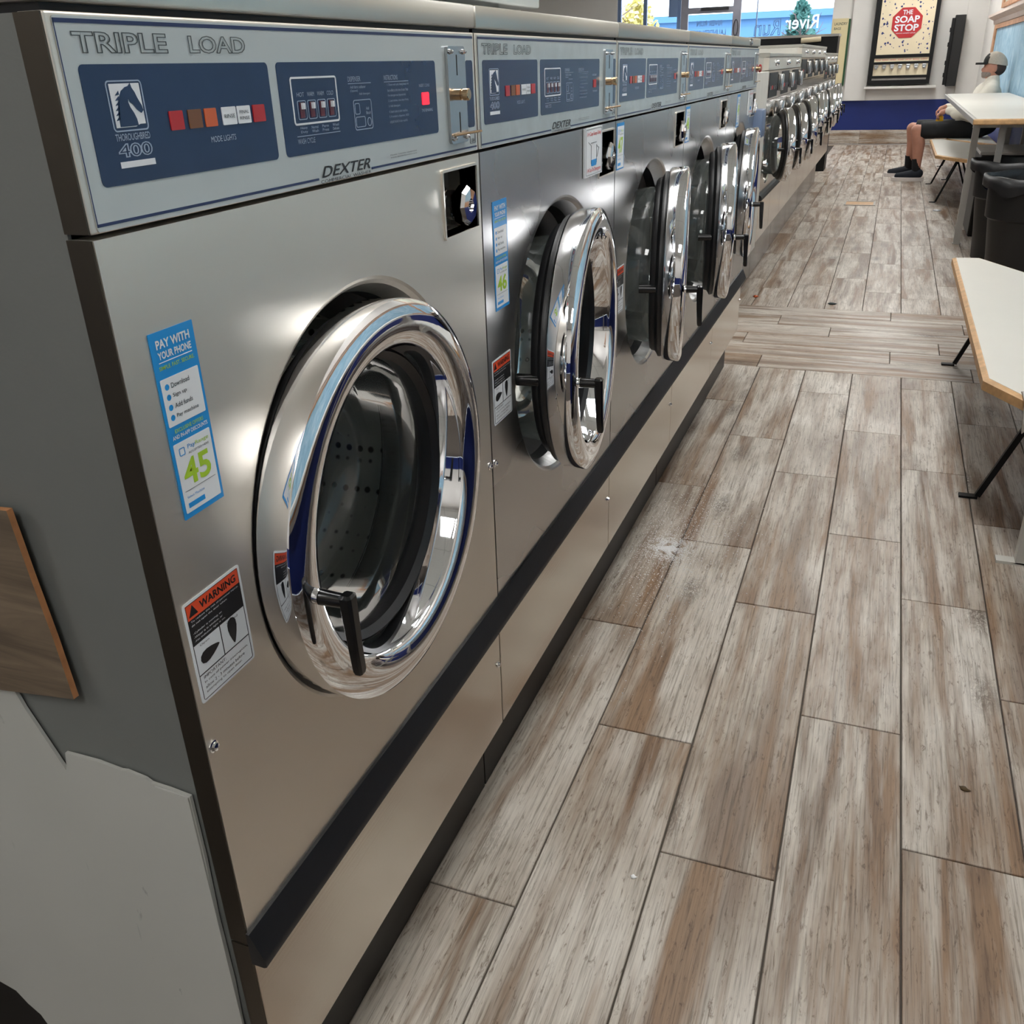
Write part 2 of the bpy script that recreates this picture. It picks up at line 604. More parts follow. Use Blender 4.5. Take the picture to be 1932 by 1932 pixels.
near_j = {0: .7, 1: 1.036, 2: 1.553, 3: 1.240, 4: 1.724, 5: 1.39, 6: 1.92, 7: 1.1, 8: 1.6, 9: 1.3}
far_j = {0: 6.3, 1: 6.03, 2: 6.168, 3: 6.42, 4: 6.04, 5: 5.906, 6: 6.3, 7: 5.8, 8: 6.5, 9: 6.1}
for k in range(10):
    x0, x1 = COLX[k] + G / 2, COLX[k + 1] - G / 2
    if k == 9:
        x1 = X_R
        x0 = COLX[9] + G / 2
    for lo, hi, j0 in ((0.1, 4.307, near_j[k]), (5.535, 17.05, far_j[k])):
        js = []
        j = j0
        while j > lo:
            j -= 0.917
        while j < hi:
            js.append(j)
            j += 0.917
        js.append(j)
        for a, b in zip(js, js[1:]):
            a2, b2 = max(a, lo), min(b, hi)
            if b2 - a2 > 0.03:
                tile(x0, x1, a2 + G / 2, b2 - G / 2)
rows_y = [4.307, 4.51, 4.715, 4.92, 5.125, 5.336, 5.535]
row_x = [0.484, 0.138, -0.57, -0.162, 0.49, 0.135]
for r in range(6):
    x = row_x[r] - 0.93 * 3
    while x < X_R:
        a, b = max(x, -1.1), min(x + 0.93, X_R)
        if b - a > 0.05:
            tile(a + G / 2, b - G / 2, rows_y[r] + G / 2, rows_y[r + 1] - G / 2, rot=True)
        x += 0.93
# the last row laid across, against the far wall
x = -1.5
while x < X_R:
    tile(x + G / 2, min(x + 0.93, X_R) - G / 2, 17.05 + G / 2, Y_F - 0.02, rot=True)
    x += 0.93
struct('ceiling', B(X_L, X_R, Y_N, Y_F, Z_C, Z_C + 0.05), M['ceil'])
CEIL = bpy.data.objects['ceiling']
bm = bmesh.new()
x = X_L + 0.4
while x < X_R:
    box(bm, x - 0.012, x + 0.012, Y_N, Y_F, Z_C - 0.006, Z_C)
    x += 0.61
y = Y_N + 0.3
while y < Y_F:
    box(bm, X_L, X_R, y - 0.012, y + 0.012, Z_C - 0.006, Z_C)
    y += 1.22
gr = obj('ceiling_grid', bm, M['tbar'], CEIL)

# walls
struct('wall_left', B(X_L - 0.1, X_L, Y_N, Y_F, 0, Z_C), M['wall'])
wr = struct('wall_right', B(X_R, X_R + 0.1, Y_N, Y_F, 0.66, Z_C), M['wall'])
obj('painted_band', B(X_R, X_R + 0.1, Y_N, Y_F, 0, 0.66), M['wall_blue'], wr)
wn_ = struct('wall_near', B(X_L, X_R, Y_N - 0.1, Y_N, 0.66, Z_C), M['wall'])
obj('painted_band', B(X_L, X_R, Y_N - 0.1, Y_N, 0, 0.66), M['wall_blue'], wn_)
# far wall with window and door openings
bm = bmesh.new()
for a, b, z0, z1 in ((X_L, -4.64, 0.66, Z_C), (-4.64, -3.55, 0.66, 0.8), (-4.64, -3.55, 2.6, Z_C),
                     (-3.55, -2.53, 2.6, Z_C), (-2.53, -1.10, 0.66, 0.8), (-2.53, -1.10, 2.6, Z_C),
                     (-1.10, X_R, 0.66, Z_C)):
    box(bm, a, b, Y_F, Y_F + 0.15, z0, z1)
wf = struct('wall_far', bm, M['wall'])
bm = bmesh.new()
for a, b in ((X_L, -3.55), (-2.53, X_R)):
    box(bm, a, b, Y_F, Y_F + 0.15, 0, 0.66)
obj('painted_band', bm, M['wall_blue'], wf)
# flat column beside the window, and the jog by the right corner
struct('trim_1', B(-0.79, -0.46, Y_F - 0.05, Y_F, 0.665, Z_C), M['wall'])
struct('trim_2', B(0.86, X_R, Y_F - 0.04, Y_F, 0.70, Z_C), M['wall'])
# far baseboard of the same planks
bb = struct('baseboard_far', B(-1.4, X_R, Y_F - 0.012, Y_F, 0, 0.215), M['grout'])
x = -1.4
while x < X_R:
    b = min(x + 0.93, X_R)
    o = bpy.data.objects.new('tile', None)
    bpy.data.objects.remove(o)
    w, l = 0.21, b - x - G
    bmt = B(-w / 2, w / 2, -l / 2, l / 2, -0.004, 0.004)
    q = obj('tile', bmt, M['tile'], bb)
    q.rotation_euler = (PI / 2, 0, PI / 2)
    q.matrix_local = Matrix.Translation(((x + b) / 2, Y_F - 0.016, 0.112)) @ Matrix(((0, 1, 0, 0), (0, 0, 1, 0), (1, 0, 0, 0), (0, 0, 0, 1)))
    x += 0.93

# window 1 (left of the door), window 2 (right of the door) and the door
w1 = struct('window_1', B(-4.64, -3.55, Y_F + 0.04, Y_F + 0.09, 0.80, 0.86), M['alu_blue'])
for x in (-4.61, -4.16, -3.58):
    obj('mullion', B(x - 0.03, x + 0.03, Y_F + 0.04, Y_F + 0.1, 0.86, 2.6), M['alu_blue'], w1)
obj('pane', B(-4.58, -4.19, Y_F + 0.06, Y_F + 0.066, 0.86, 2.6), M['pane'], w1)
obj('pane', B(-4.13, -3.61, Y_F + 0.06, Y_F + 0.066, 0.86, 2.6), M['pane'], w1)
obj('hanging_panel', B(-3.75, -3.6, Y_F + 0.02, Y_F + 0.035, 2.0, 2.6), M['alu_blue'], w1)
w2 = struct('window_2', B(-2.53, -1.10, Y_F + 0.04, Y_F + 0.09, 0.80, 0.86), M['alu'])
obj('mullion', B(-2.30, -2.285, Y_F + 0.04, Y_F + 0.08, 0.86, 2.6), M['alu_blue'], w2)
obj('pane', B(-2.53, -2.30, Y_F + 0.06, Y_F + 0.066, 0.86, 2.6), M['pane'], w2)
obj('pane', B(-2.285, -1.10, Y_F + 0.06, Y_F + 0.066, 0.86, 2.6), M['pane'], w2)
bm = bmesh.new()
text(bm, 'Run', -2.32, 1.66, 0.42, 0.24, Y_F + 0.055, plane='-y', flip=True, outline=0.02)
o1 = obj('lettering', bm, M['film'], w2)
bm = bmesh.new()
text(bm, 'River', -1.83, 1.74, 0.52, 0.2, Y_F + 0.055, plane='-y', flip=True, bold=0.01)
text(bm, 'Laundry', -2.2, 1.42, 1.0, 0.2, Y_F + 0.055, plane='-y', flip=True, bold=0.01)
obj('lettering', bm, M['film_white'], w2)['label'] = 'white mirrored lettering'
d1 = struct('door_1', B(-3.5, -2.57, Y_F + 0.02, Y_F + 0.08, 0.0, 0.25), M['alu'])
for a, b in ((-3.54, -3.42), (-2.68, -2.55)):
    obj('door_stile', B(a, b, Y_F + 0.02, Y_F + 0.08, 0.0, 2.6), M['alu'], d1)
obj('door_rail', B(-3.42, -2.68, Y_F + 0.02, Y_F + 0.08, 2.03, 2.12), M['alu'], d1)
obj('door_closer', B(-3.2, -2.75, Y_F - 0.03, Y_F + 0.02, 2.075, 2.115), M['ink_black'], d1)
obj('pane', B(-3.42, -2.68, Y_F + 0.045, Y_F + 0.05, 0.25, 2.03), M['pane'], d1)
obj('pane', B(-3.42, -2.68, Y_F + 0.045, Y_F + 0.05, 2.12, 2.6), M['pane'], d1)
bm = bmesh.new()
text(bm, 'RIVER RUN', -3.27, 1.84, 0.42, 0.085, Y_F + 0.04, plane='-y', flip=True, bold=0.02)
text(bm, 'LAUNDERLAND', -3.36, 1.70, 0.58, 0.085, Y_F + 0.04, plane='-y', flip=True, bold=0.02)
obj('lettering', bm, M['film'], d1)
bm = bmesh.new()
for k in range(12):
    a, b = 2 * PI * k / 12, 2 * PI * (k + 1) / 12
    tube(bm, (-2.615 + 0.035 * math.cos(a), Y_F - 0.02, 1.80 + 0.12 * math.sin(a)), (-2.615 + 0.035 * math.cos(b), Y_F - 0.02, 1.80 + 0.12 * math.sin(b)), 0.006, seg=6)
obj('pull_cord', bm, M['ink_black'], d1)

# ceiling lights
lspots = [(0.2, -1.4), (0.2, 2.3), (0.2, 5.9), (0.2, 9.6), (0.2, 13.2), (0.2, 15.9), (-2.6, 15.9), (-2.6, -1.4), (-2.6, 2.3), (-2.6, 5.9), (-2.6, 9.6), (-2.6, 13.2), (-5.0, 4.1), (-5.0, 9.6)]  # the two spots nearest the far wall are added to brighten it
for i, (x, y) in enumerate(lspots):
    t = thing('ceiling_light', 'recessed rectangular ceiling light with a lit white diffuser', 'ceiling light', (x, y, Z_C - 0.03), 'recessed ceiling lights')
    obj('diffuser', B(-0.28, 0.28, -0.58, 0.58, 0.0, 0.006), M['diffuser'], t)
    bm = bmesh.new()
    box(bm, -0.31, -0.28, -0.61, 0.61, -0.004, 0.024)
    box(bm, 0.28, 0.31, -0.61, 0.61, -0.004, 0.024)
    box(bm, -0.28, 0.28, -0.61, -0.58, -0.004, 0.024)
    box(bm, -0.28, 0.28, 0.58, 0.61, -0.004, 0.024)
    obj('light_frame', bm, M['tbar'], t)

# ================================================================== WASHERS (near row)
W = 0.663          # cabinet width
PITCH = 0.6667
XF = -0.486        # front plane of the row
Y0 = 0.484
ZB = 0.30
UC, ZC = 0.315, 0.878      # door centre on the front panel
RH = 0.234
UH = 0.334

struct_pl = thing('washer_plinth', 'black toe plinth under the near row of large washers', 'plinth', (-0.9, 2.4, 0))
bm = bmesh.new()
box(bm, -1.22, -0.597, Y0 + 0.0, 4.26, 0, 0.298)
obj('plinth_body', bm, M['plinth'], struct_pl, loc=(0.9, -2.4, 0))
for ya, yb in ((0.484, 1.29), (1.295, 2.82), (2.825, 4.26)):
    obj('kick_plate', B(-0.5965, -0.592, ya, yb, 0.002, 0.294), M['plinth'], struct_pl, loc=(0.9, -2.4, 0))


def annulus_panel(bm, y0, y1, z0, z1, cy, cz, r, x, depth):
    """Flat panel with a round hole whose edge is rolled inwards."""
    n = 96
    inner, outer = [], []
    for k in range(n):
        t = 2 * PI * (k + 0.5) / n
        c, s = math.cos(t), math.sin(t)
        inner.append((cy + r * c, cz + r * s))
        ks = []
        if c > 1e-9: ks.append((y1 - cy) / c)
        if c < -1e-9: ks.append((y0 - cy) / c)
        if s > 1e-9: ks.append((z1 - cz) / s)
        if s < -1e-9: ks.append((z0 - cz) / s)
        q = min(ks)
        outer.append((cy + q * c, cz + q * s))
    for corner in ((y0, z0), (y0, z1), (y1, z0), (y1, z1)):
        k = min(range(n), key=lambda i: (outer[i][0] - corner[0]) ** 2 + (outer[i][1] - corner[1]) ** 2)
        outer[k] = corner
    vi = [bm.verts.new((x, *p)) for p in inner]
    vo = [bm.verts.new((x, *p)) for p in outer]
    vb = [bm.verts.new((x - depth, *p)) for p in outer]
    prev = vi
    for dx, dr in ((-0.0015, -0.0035), (-0.006, -0.008), (-0.030, -0.018)):
        ring = [bm.verts.new((x + dx, cy + (r + dr) * math.cos(2 * PI * (k + 0.5) / n), cz + (r + dr) * math.sin(2 * PI * (k + 0.5) / n))) for k in range(n)]
        for k in range(n):
            bm.faces.new((prev[k], prev[(k + 1) % n], ring[(k + 1) % n], ring[k]))
        prev = ring
    for k in range(n):
        q = (k + 1) % n
        bm.faces.new((vi[k], vi[q], vo[q], vo[k]))
        bm.faces.new((vo[k], vo[q], vb[q], vb[k]))


def screw(bm, y, z, x=0.0, r=0.0045):
    lathe(bm, [(x, r * 1.3), (x + 0.001, r * 1.3), (x + 0.0015, r), (x + 0.004, r * 0.8), (x + 0.005, 0.0005)], y, z, 14)


DZ = (0, 0, -ZB)


def make_door(root, r_out=0.216, hx=0.0):
    """Chrome ring door; origin on the hinge line, ring centre at y = -0.235."""
    c = -0.235
    ring = [(0.000, 0.190), (-0.001, 0.206), (0.001, 0.2115), (0.005, 0.2145), (0.036, 0.2172), (0.0400, 0.2165), (0.0430, 0.2120), (0.0460, 0.2030),
            (0.0470, 0.1940), (0.0460, 0.1840), (0.0425, 0.1750), (0.0390, 0.1712), (0.0360, 0.1692), (0.0340, 0.1690), (0.0300, 0.1675), (0.0235, 0.1655),
            (0.010, 0.1615), (0.002, 0.160), (0.000, 0.162), (0.000, 0.190)]
    f = r_out / 0.216
    door = obj('door', lathe(bmesh.new(), [(a, b * f) for a, b in ring], c, 0), M['chrome'], root, smooth=True)
    back = [(-0.001, 0.162), (-0.001, 0.205), (-0.004, 0.2065), (-0.009, 0.206), (-0.012, 0.200), (-0.016, 0.194), (-0.024, 0.192), (-0.028, 0.187),
            (-0.028, 0.178), (-0.026, 0.168), (-0.022, 0.160), (-0.012, 0.153), (0.002, 0.152), (0.009, 0.1600), (-0.001, 0.162)]
    obj('gasket', lathe(bmesh.new(), [(a, b * f) for a, b in back], c, 0), M['rubber'], door, smooth=True)
    gl = [(-0.010, 0.153), (-0.026, 0.172), (-0.040, 0.174), (-0.056, 0.172), (-0.095, 0.166), (-0.122, 0.155), (-0.136, 0.136), (-0.144, 0.10), (-0.148, 0.05), (-0.149, 0.0005)]
    obj('door_glass', lathe(bmesh.new(), [(a, b * f) for a, b in gl], c, 0), M['glass'], door, smooth=True)
    # handle: collar, barrel through the ring and a lever hanging down
    hy, hz = c - 0.188 * f, -0.012
    bm = bmesh.new()
    tube(bm, (0.044, hy, hz), (0.050, hy, hz), 0.0078, seg=20)
    h = obj('handle_collar', bm, M['chrome'], door, smooth=True)
    bm = bmesh.new()
    tube(bm, (0.050, hy, hz), (0.051, hy, hz), 0.0062, 0.0078, seg=20)
    tube(bm, (0.051, hy, hz), (0.080, hy, hz), 0.0078, 0.0068, seg=20)
    # tapering lever
    def sec(z, w, d, cx):
        return [(cx + dx * d, hy + dy * w, z) for dx, dy in ((-1, -0.6), (-0.6, -1), (0.6, -1), (1, -0.6), (1, 0.6), (0.6, 1), (-0.6, 1), (-1, 0.6))]
    secs = [sec(hz + 0.0085, 0.0050, 0.0045, 0.0785), sec(hz + 0.006, 0.0078, 0.0068, 0.0785), sec(hz - 0.010, 0.0076, 0.0066, 0.079),
            sec(hz - 0.05, 0.0066, 0.0056, 0.0805), sec(hz - 0.074, 0.0062, 0.0052, 0.082), sec(hz - 0.078, 0.0048, 0.004, 0.0822)]
    rs = [[bm.verts.new(p) for p in s] for s in secs]
    for a, b in zip(rs, rs[1:]):
        for k in range(8):
            bm.faces.new((a[k], a[(k + 1) % 8], b[(k + 1) % 8], b[k]))
    bm.faces.new(rs[0])
    bm.faces.new(rs[-1][::-1])
    # latch bolt behind the ring
    obj('handle', bm, M['handle'], door, smooth=True)
    obj('latch_bolt', tube(bmesh.new(), (-0.050, hy, hz), (-0.002, hy, hz), 0.0095, seg=16), M['handle'], door, smooth=True)
    # hinge knuckle
    bm = bmesh.new()
    box(bm, -0.012, 0.012, -0.030, 0.002, -0.045, 0.045, 0.003)
    obj('hinge', bm, M['dull_chrome'], door, smooth=True)
    return door


def horse(bm, y0, z0, w, h, x):
    """Horse head, facing right, on a small panel."""
    head = [(0.12, 0.02), (0.13, 0.30), (0.17, 0.50), (0.24, 0.68), (0.34, 0.82), (0.48, 0.90), (0.58, 0.92), (0.66, 0.985), (0.69, 0.88), (0.76, 0.78),
            (0.81, 0.66), (0.92, 0.46), (0.94, 0.36), (0.86, 0.30), (0.74, 0.38), (0.64, 0.50), (0.55, 0.56), (0.52, 0.66), (0.50, 0.56), (0.54, 0.44),
            (0.62, 0.32), (0.68, 0.18), (0.70, 0.02)]
    prism(bm, [(y0 + a * w, z0 + b * h) for a, b in head], x, x + 0.0003)
    for k in range(6):
        t = k / 5.0
        a, b = 0.03 + 0.10 * t, 0.16 + 0.56 * t
        prism(bm, [(y0 + a * w, z0 + b * h), (y0 + (a + 0.12) * w, z0 + (b + 0.10) * h), (y0 + (a + 0.13) * w, z0 + (b + 0.02) * h)], x, x + 0.0003)
    return bm


def make_control_panel(root, worn=False, dark=False):
    """Steel frame with the printed label sheet and everything on it."""
    cp = obj('control_panel', B(-0.022, 0.0, 0.0005, W, 1.2085, 1.3405, bev=0.0015), M['steel'], root, loc=DZ)
    L = []

    def add(name, bm, mt, label=None):
        o = obj(name, bm, mt, cp)
        if label:
            o['label'] = label
        L.append(o)
        return o
    add('label_sheet', prism(bmesh.new(), rrect(0.006, W - 0.006, 1.2096, 1.3380, 0.002), 0.0002, 0.0007), M['label_worn'] if worn else M['label'])
    bm = bmesh.new()
    box(bm, 0.006, W - 0.006, 1.3345, 1.3368, 0.0007, 0.0009) if False else None
    box(bm, 0.0007, 0.0010, 0.006, W - 0.006, 1.3340, 1.3365)
    box(bm, 0.0007, 0.0010, 0.006, 0.2835, 1.2128, 1.2148)
    box(bm, 0.0007, 0.0010, 0.383, W - 0.006, 1.2128, 1.2148)
    box(bm, 0.0007, 0.0010, 0.0062, 0.0068, 1.2128, 1.3365)
    add('border_stripe', bm, M['navy_line'])
    for a, b in ((0.0185, 0.2245), (0.2365, 0.5468), (0.6325, 0.6535)):
        add('navy_field', prism(bmesh.new(), rrect(a, b, 1.2365, 1.3107, 0.004), 0.0007, 0.0011), M['navy'])
    bm = bmesh.new()
    text(bm, 'TRIPLE', 0.018, 1.3170, 0.0885, 0.0125, 0.0012, outline=0.018, bold=0.02)
    text(bm, 'LOAD', 0.1295, 1.3170, 0.0685, 0.0118, 0.0012, outline=0.018, bold=0.02)
    add('lettering', bm, M['ink'], 'dark outlined lettering reading TRIPLE LOAD')
    bm = bmesh.new()
    text(bm, 'DEXTER', 0.2885, 1.2143, 0.0930, 0.0096, 0.0012, shear=0.35, bold=0.012)
    text(bm, 'COMMERCIAL WASHER', 0.2860, 1.2095, 0.0950, 0.0030, 0.0012)
    text(bm, 'Dexter Laundry equipment', 0.425, 1.2215, 0.062, 0.0016, 0.0012)
    text(bm, 'www.dexterlaundry.com', 0.425, 1.2190, 0.062, 0.0016, 0.0012)
    text(bm, 'USA', 0.6400, 1.2195, 0.010, 0.004, 0.0012, bold=0.02)
    frame2d(bm, 0.6370, 0.6530, 1.2180, 1.2320, 0.0005, 0.0004, 0.0007, 0.0012)
    add('lettering', bm, M['ink_black'], 'black maker lettering')
    # horse emblem and 400
    bm = bmesh.new()
    frame2d(bm, 0.0385, 0.0725, 1.2695, 1.3010, 0.003, 0.0009, 0.0011, 0.0014)
    text(bm, 'THOROUGHBRED', 0.0385, 1.2638, 0.0335, 0.0045, 0.0013, bold=0.01)
    text(bm, '400', 0.0385, 1.2532, 0.0335, 0.0090, 0.0013, outline=0.03, bold=0.02)
    text(bm, 'MODE LIGHTS', 0.138, 1.2560, 0.031, 0.0042, 0.0013)
    add('lettering', bm, M['pale'], 'pale emblem frame and lettering reading 400')
    bm = prism(bmesh.new(), [(0.0430, 1.2990), (0.0700, 1.2990), (0.0700, 1.2735), (0.0645, 1.2735), (0.0600, 1.2720), (0.0415, 1.2720), (0.0415, 1.2990)], 0.0011, 0.0013)
    add('emblem_ground', bm, M['white'])
    add('emblem', horse(bmesh.new(), 0.0415, 1.2720, 0.0300, 0.0275, 0.0013), M['navy'], 'navy horse head emblem')
    add('emblem_bar', B(0.0011, 0.0014, 0.0385, 0.0725, 1.2468, 1.2508), M['white'])
    for (a, b), mt, tx in zip(((0.0948, 0.1095), (0.1155, 0.1305), (0.1343, 0.1483), (0.1554, 0.1729), (0.1749, 0.1917), (0.1955, 0.2118)),
                              ('lamp_red', 'lamp_brown', 'lamp_orange', 'white', 'white', 'lamp_red'), ('', '', '', 'RINSE', 'FINAL', '')):
        ml = add('mode_light', prism(bmesh.new(), rrect(a, b, 1.2672, 1.2800, 0.0008), 0.0011, 0.0019), M[mt])
    bm = bmesh.new()
    text(bm, 'RINSE', 0.1575, 1.2722, 0.0132, 0.0026, 0.0021)
    text(bm, 'FINAL', 0.1772, 1.2745, 0.0122, 0.0024, 0.0021)
    text(bm, 'RINSE', 0.1768, 1.2700, 0.0128, 0.0024, 0.0021)
    add('lettering', bm, M['ink'], 'small grey lettering on the white mode lights')
    # wash cycle switches
    bm = frame2d(bmesh.new(), 0.2542, 0.3304, 1.2608, 1.2993, 0.003, 0.0016, 0.0011, 0.0015)
    add('switch_frame', bm, M['white'])
    bm = bmesh.new()
    for k, tx in enumerate(('HOT', 'WARM', 'WARM', 'COLD')):
        a = 0.2615 + 0.0165 * k
        frame2d(bm, a, a + 0.0140, 1.2650, 1.2805, 0.002, 0.0006, 0.0011, 0.0015)
        text(bm, tx, a + 0.001, 1.2835, 0.0115, 0.0035, 0.0013)
    for k, (t1, t2) in enumerate((('Heavy', 'Duty'), ('Normal', 'Wash'), ('Perm', 'Press'), ('Wool', 'Delicate'))):
        a = 0.2625 + 0.0180 * k
        text(bm, t1, a, 1.2570, 0.011, 0.0024, 0.0013)
        text(bm, t2, a, 1.2538, 0.011, 0.0024, 0.0013)
    box(bm, 0.0011, 0.0014, 0.2560, 0.3290, 1.2515, 1.2521)
    text(bm, 'WASH CYCLE', 0.2560, 1.2455, 0.028, 0.0044, 0.0013)
    # dispenser diagram
    text(bm, 'DISPENSER', 0.3520, 1.2935, 0.024, 0.0044, 0.0013)
    box(bm, 0.0011, 0.0014, 0.3520, 0.3960, 1.2915, 1.2921)
    text(bm, 'Add fabric softener', 0.3550, 1.2875, 0.030, 0.0026, 0.0013)
    text(bm, '(Optional)', 0.3550, 1.2840, 0.014, 0.0026, 0.0013)
    text(bm, 'Add detergent', 0.3710, 1.2810, 0.022, 0.0026, 0.0013)
    frame2d(bm, 0.3580, 0.3935, 1.2505, 1.2775, 0.003, 0.0007, 0.0011, 0.0015)
    frame2d(bm, 0.3605, 0.3700, 1.2645, 1.2745, 0.002, 0.0006, 0.0011, 0.0015)
    frame2d(bm, 0.3605, 0.3790, 1.2530, 1.2625, 0.002, 0.0006, 0.0011, 0.0015)
    frame2d(bm, 0.3830, 0.3910, 1.2530, 1.2610, 0.0038, 0.0006, 0.0011, 0.0015)
    text(bm, 'Add', 0.3820, 1.2680, 0.006, 0.0028, 0.0013)
    text(bm, 'Bleach', 0.3820, 1.2640, 0.009, 0.0028, 0.0013)
    # instructions
    text(bm, 'INSTRUCTIONS', 0.4240, 1.2935, 0.030, 0.0044, 0.0013)
    box(bm, 0.0011, 0.0014, 0.4240, 0.4780, 1.2915, 1.2921)
    for k, tx in enumerate(('1. Choose wash cycle. Setting button will', 'be in effect at the time of start. Push', 'if no detergent was dispensed add.', '2. Load clothes, close door firmly.',
                            '3. Add detergent.', '4. Insert coins to start machine.', '5. If needed in dispenser, ADD', 'LIQUID BLEACH after wash fill.')):
        text(bm, tx, 0.4300, 1.2876 - 0.0050 * k, (0.048, 0.046, 0.040, 0.046, 0.026, 0.042, 0.044, 0.040)[k], 0.0026, 0.0013)
    text(bm, 'INSERT COINS', 0.5030, 1.2850, 0.026, 0.0030, 0.0013)
    text(bm, 'TIME REMAINING', 0.5060, 1.2600, 0.028, 0.0030, 0.0013)
    add('lettering', bm, M['pale'], 'pale lettering and diagrams of the wash instructions')
    for k in range(4):
        a = 0.2615 + 0.0165 * k
        add('switch_window', B(0.0011, 0.0016, a + 0.0035, a + 0.0105, 1.2665, 1.2790), M['led_dim'])
        add('switch', B(0.0016, 0.0040, a + 0.0055, a + 0.0085, 1.2735, 1.2785), M['white'])
    add('digit_display', prism(bmesh.new(), rrect(0.5085, 0.5255, 1.2670, 1.2795, 0.0015), 0.0011, 0.0018), M['led'] if not worn else M['lamp_red'])
    # coin plate
    add('coin_plate', prism(bmesh.new(), rrect(0.5745, 0.6245, 1.2215, 1.3255, 0.005), 0.0007, 0.0045), M['dull_chrome'])
    bm = bmesh.new()
    box(bm, 0.0044, 0.0048, 0.5985, 0.6000, 1.2950, 1.3165)
    add('coin_slot', bm, M['black'])
    bm = bmesh.new()
    box(bm, 0.0044, 0.0048, 0.6005, 0.6025, 1.2330, 1.2555)
    add('coin_slot', bm, M['black'])
    bm = bmesh.new()
    for y, z in ((0.581, 1.3195), (0.618, 1.3195), (0.581, 1.2275), (0.618, 1.2275)):
        bm = bmesh.new()
        screw(bm, y, z, 0.0045, 0.0022)
        add('screw', bm, M['dull_chrome'])
    bm = bmesh.new()
    lathe(bm, [(0.0045, 0.0062), (0.009, 0.0062), (0.0095, 0.0050), (0.0115, 0.0050), (0.012, 0.0066), (0.018, 0.0066), (0.0188, 0.0056), (0.019, 0.0003)], 0.5995, 1.2745, 20)
    kb = add('return_knob', bm, M['brass'])
    bm = tube(bmesh.new(), (0.0065, 0.5775, 1.2312), (0.014, 0.6420, 1.2322), 0.0016, 0.0016, seg=10)
    add('coin_guard', bm, M['brass'])
    return cp


def qr_free_sticker(root, y0, y1, z0, z1, number, full=True):
    st = obj('payment_sticker', prism(bmesh.new(), rrect(y0, y1, z0, z1, 0.0006), 0.0002, 0.0007), M['sky_blue'], root, loc=DZ)
    st['label'] = 'blue and white payment sticker with the number ' + number
    w, h = y1 - y0, z1 - z0

    def U(a): return y0 + a * w
    def V(b): return z0 + b * h
    if full:
        obj('sticker_panel', prism(bmesh.new(), rrect(U(0.06), U(0.94), V(0.515), V(0.765), 0.001), 0.0007, 0.0009), M['sticker_white'], st)
        bm = bmesh.new()
        text(bm, 'PAY WITH', U(0.12), V(0.915), w * 0.76, h * 0.045, 0.0010, bold=0.03)
        text(bm, 'YOUR PHONE', U(0.12), V(0.862), w * 0.76, h * 0.038, 0.0010, bold=0.03)
        text(bm, 'AND IN-APP DISCOUNTS', U(0.08), V(0.442), w * 0.84, h * 0.022, 0.0010, bold=0.02)
        box(bm, 0.0007, 0.0009, U(0.12), U(0.88), V(0.845), V(0.849))
        obj('lettering', bm, M['sticker_white'], st)['label'] = 'white heading PAY WITH YOUR PHONE'
        bm = bmesh.new()
        text(bm, 'SIMPLE. FAST. SECURE.', U(0.10), V(0.810), w * 0.8, h * 0.020, 0.0010, bold=0.01)
        text(bm, 'EXCLUSIVE OFFERS', U(0.16), V(0.475), w * 0.68, h * 0.020, 0.0010, bold=0.01)
        obj('lettering', bm, M['lime'], st)['label'] = 'lime green small lettering'
        bm = bmesh.new()
        for k, tx in enumerate(('Download', 'Sign up', 'Add funds', 'Pay machine')):
            text(bm, tx, U(0.27), V(0.708 - 0.054 * k), w * (0.42, 0.32, 0.42, 0.52)[k], h * 0.026, 0.0011, bold=0.005)
        obj('lettering', bm, M['ink'], st)['label'] = 'dark list of four payment steps'
        bm = bmesh.new()
        for k in range(4):
            cyy, czz = U(0.18), V(0.720 - 0.054 * k)
            lathe(bm, [(0.0009, 0.0001), (0.0010, 0.0024)], cyy, czz, 20)
        obj('bullet', bm, M['sky_blue'], st)
        top = 0.42
    else:
        bm = bmesh.new()
        top = 0.93
    obj('sticker_panel', prism(bmesh.new(), rrect(U(0.06), U(0.94), V(0.03), V(top), 0.001), 0.0007, 0.0009), M['sticker_white'], st)
    k = top
    bm = bmesh.new()
    text(bm, number, U(0.16), V(0.03 + (k - 0.03) * 0.36), w * 0.66, h * (k - 0.03) * 0.38, 0.0011, bold=0.025)
    text(bm, 'Range', U(0.55), V(0.03 + (k - 0.03) * 0.85), w * 0.32, h * (k - 0.03) * 0.07, 0.0011)
    obj('lettering', bm, M['lime'], st)['label'] = 'lime green number ' + number
    bm = bmesh.new()
    text(bm, 'Pay', U(0.36), V(0.03 + (k - 0.03) * 0.845), w * 0.18, h * (k - 0.03) * 0.08, 0.0011)
    frame2d(bm, U(0.16), U(0.29), V(0.03 + (k - 0.03) * 0.81), V(0.03 + (k - 0.03) * 0.92), 0.0012, 0.0006, 0.0009, 0.0011)
    text(bm, 'Select Machine', U(0.14), V(0.03 + (k - 0.03) * 0.20), w * 0.42, h * (k - 0.03) * 0.035, 0.0011)
    box(bm, 0.0009, 0.0011, U(0.14), U(0.54), V(0.03 + (k - 0.03) * 0.06), V(0.03 + (k - 0.03) * 0.13))
    obj('lettering', bm, M['sky_blue'], st)['label'] = 'blue small print'
    bm = bmesh.new()
    text(bm, 'ACCEPTED HERE', U(0.36), V(0.03 + (k - 0.03) * 0.79), w * 0.5, h * (k - 0.03) * 0.03, 0.0011)
    box(bm, 0.0009, 0.0011, U(0.12), U(0.88), V(0.03 + (k - 0.03) * 0.305), V(0.03 + (k - 0.03) * 0.309))
    obj('lettering', bm, M['ink'], st)['label'] = 'thin grey line and small print'
    return st


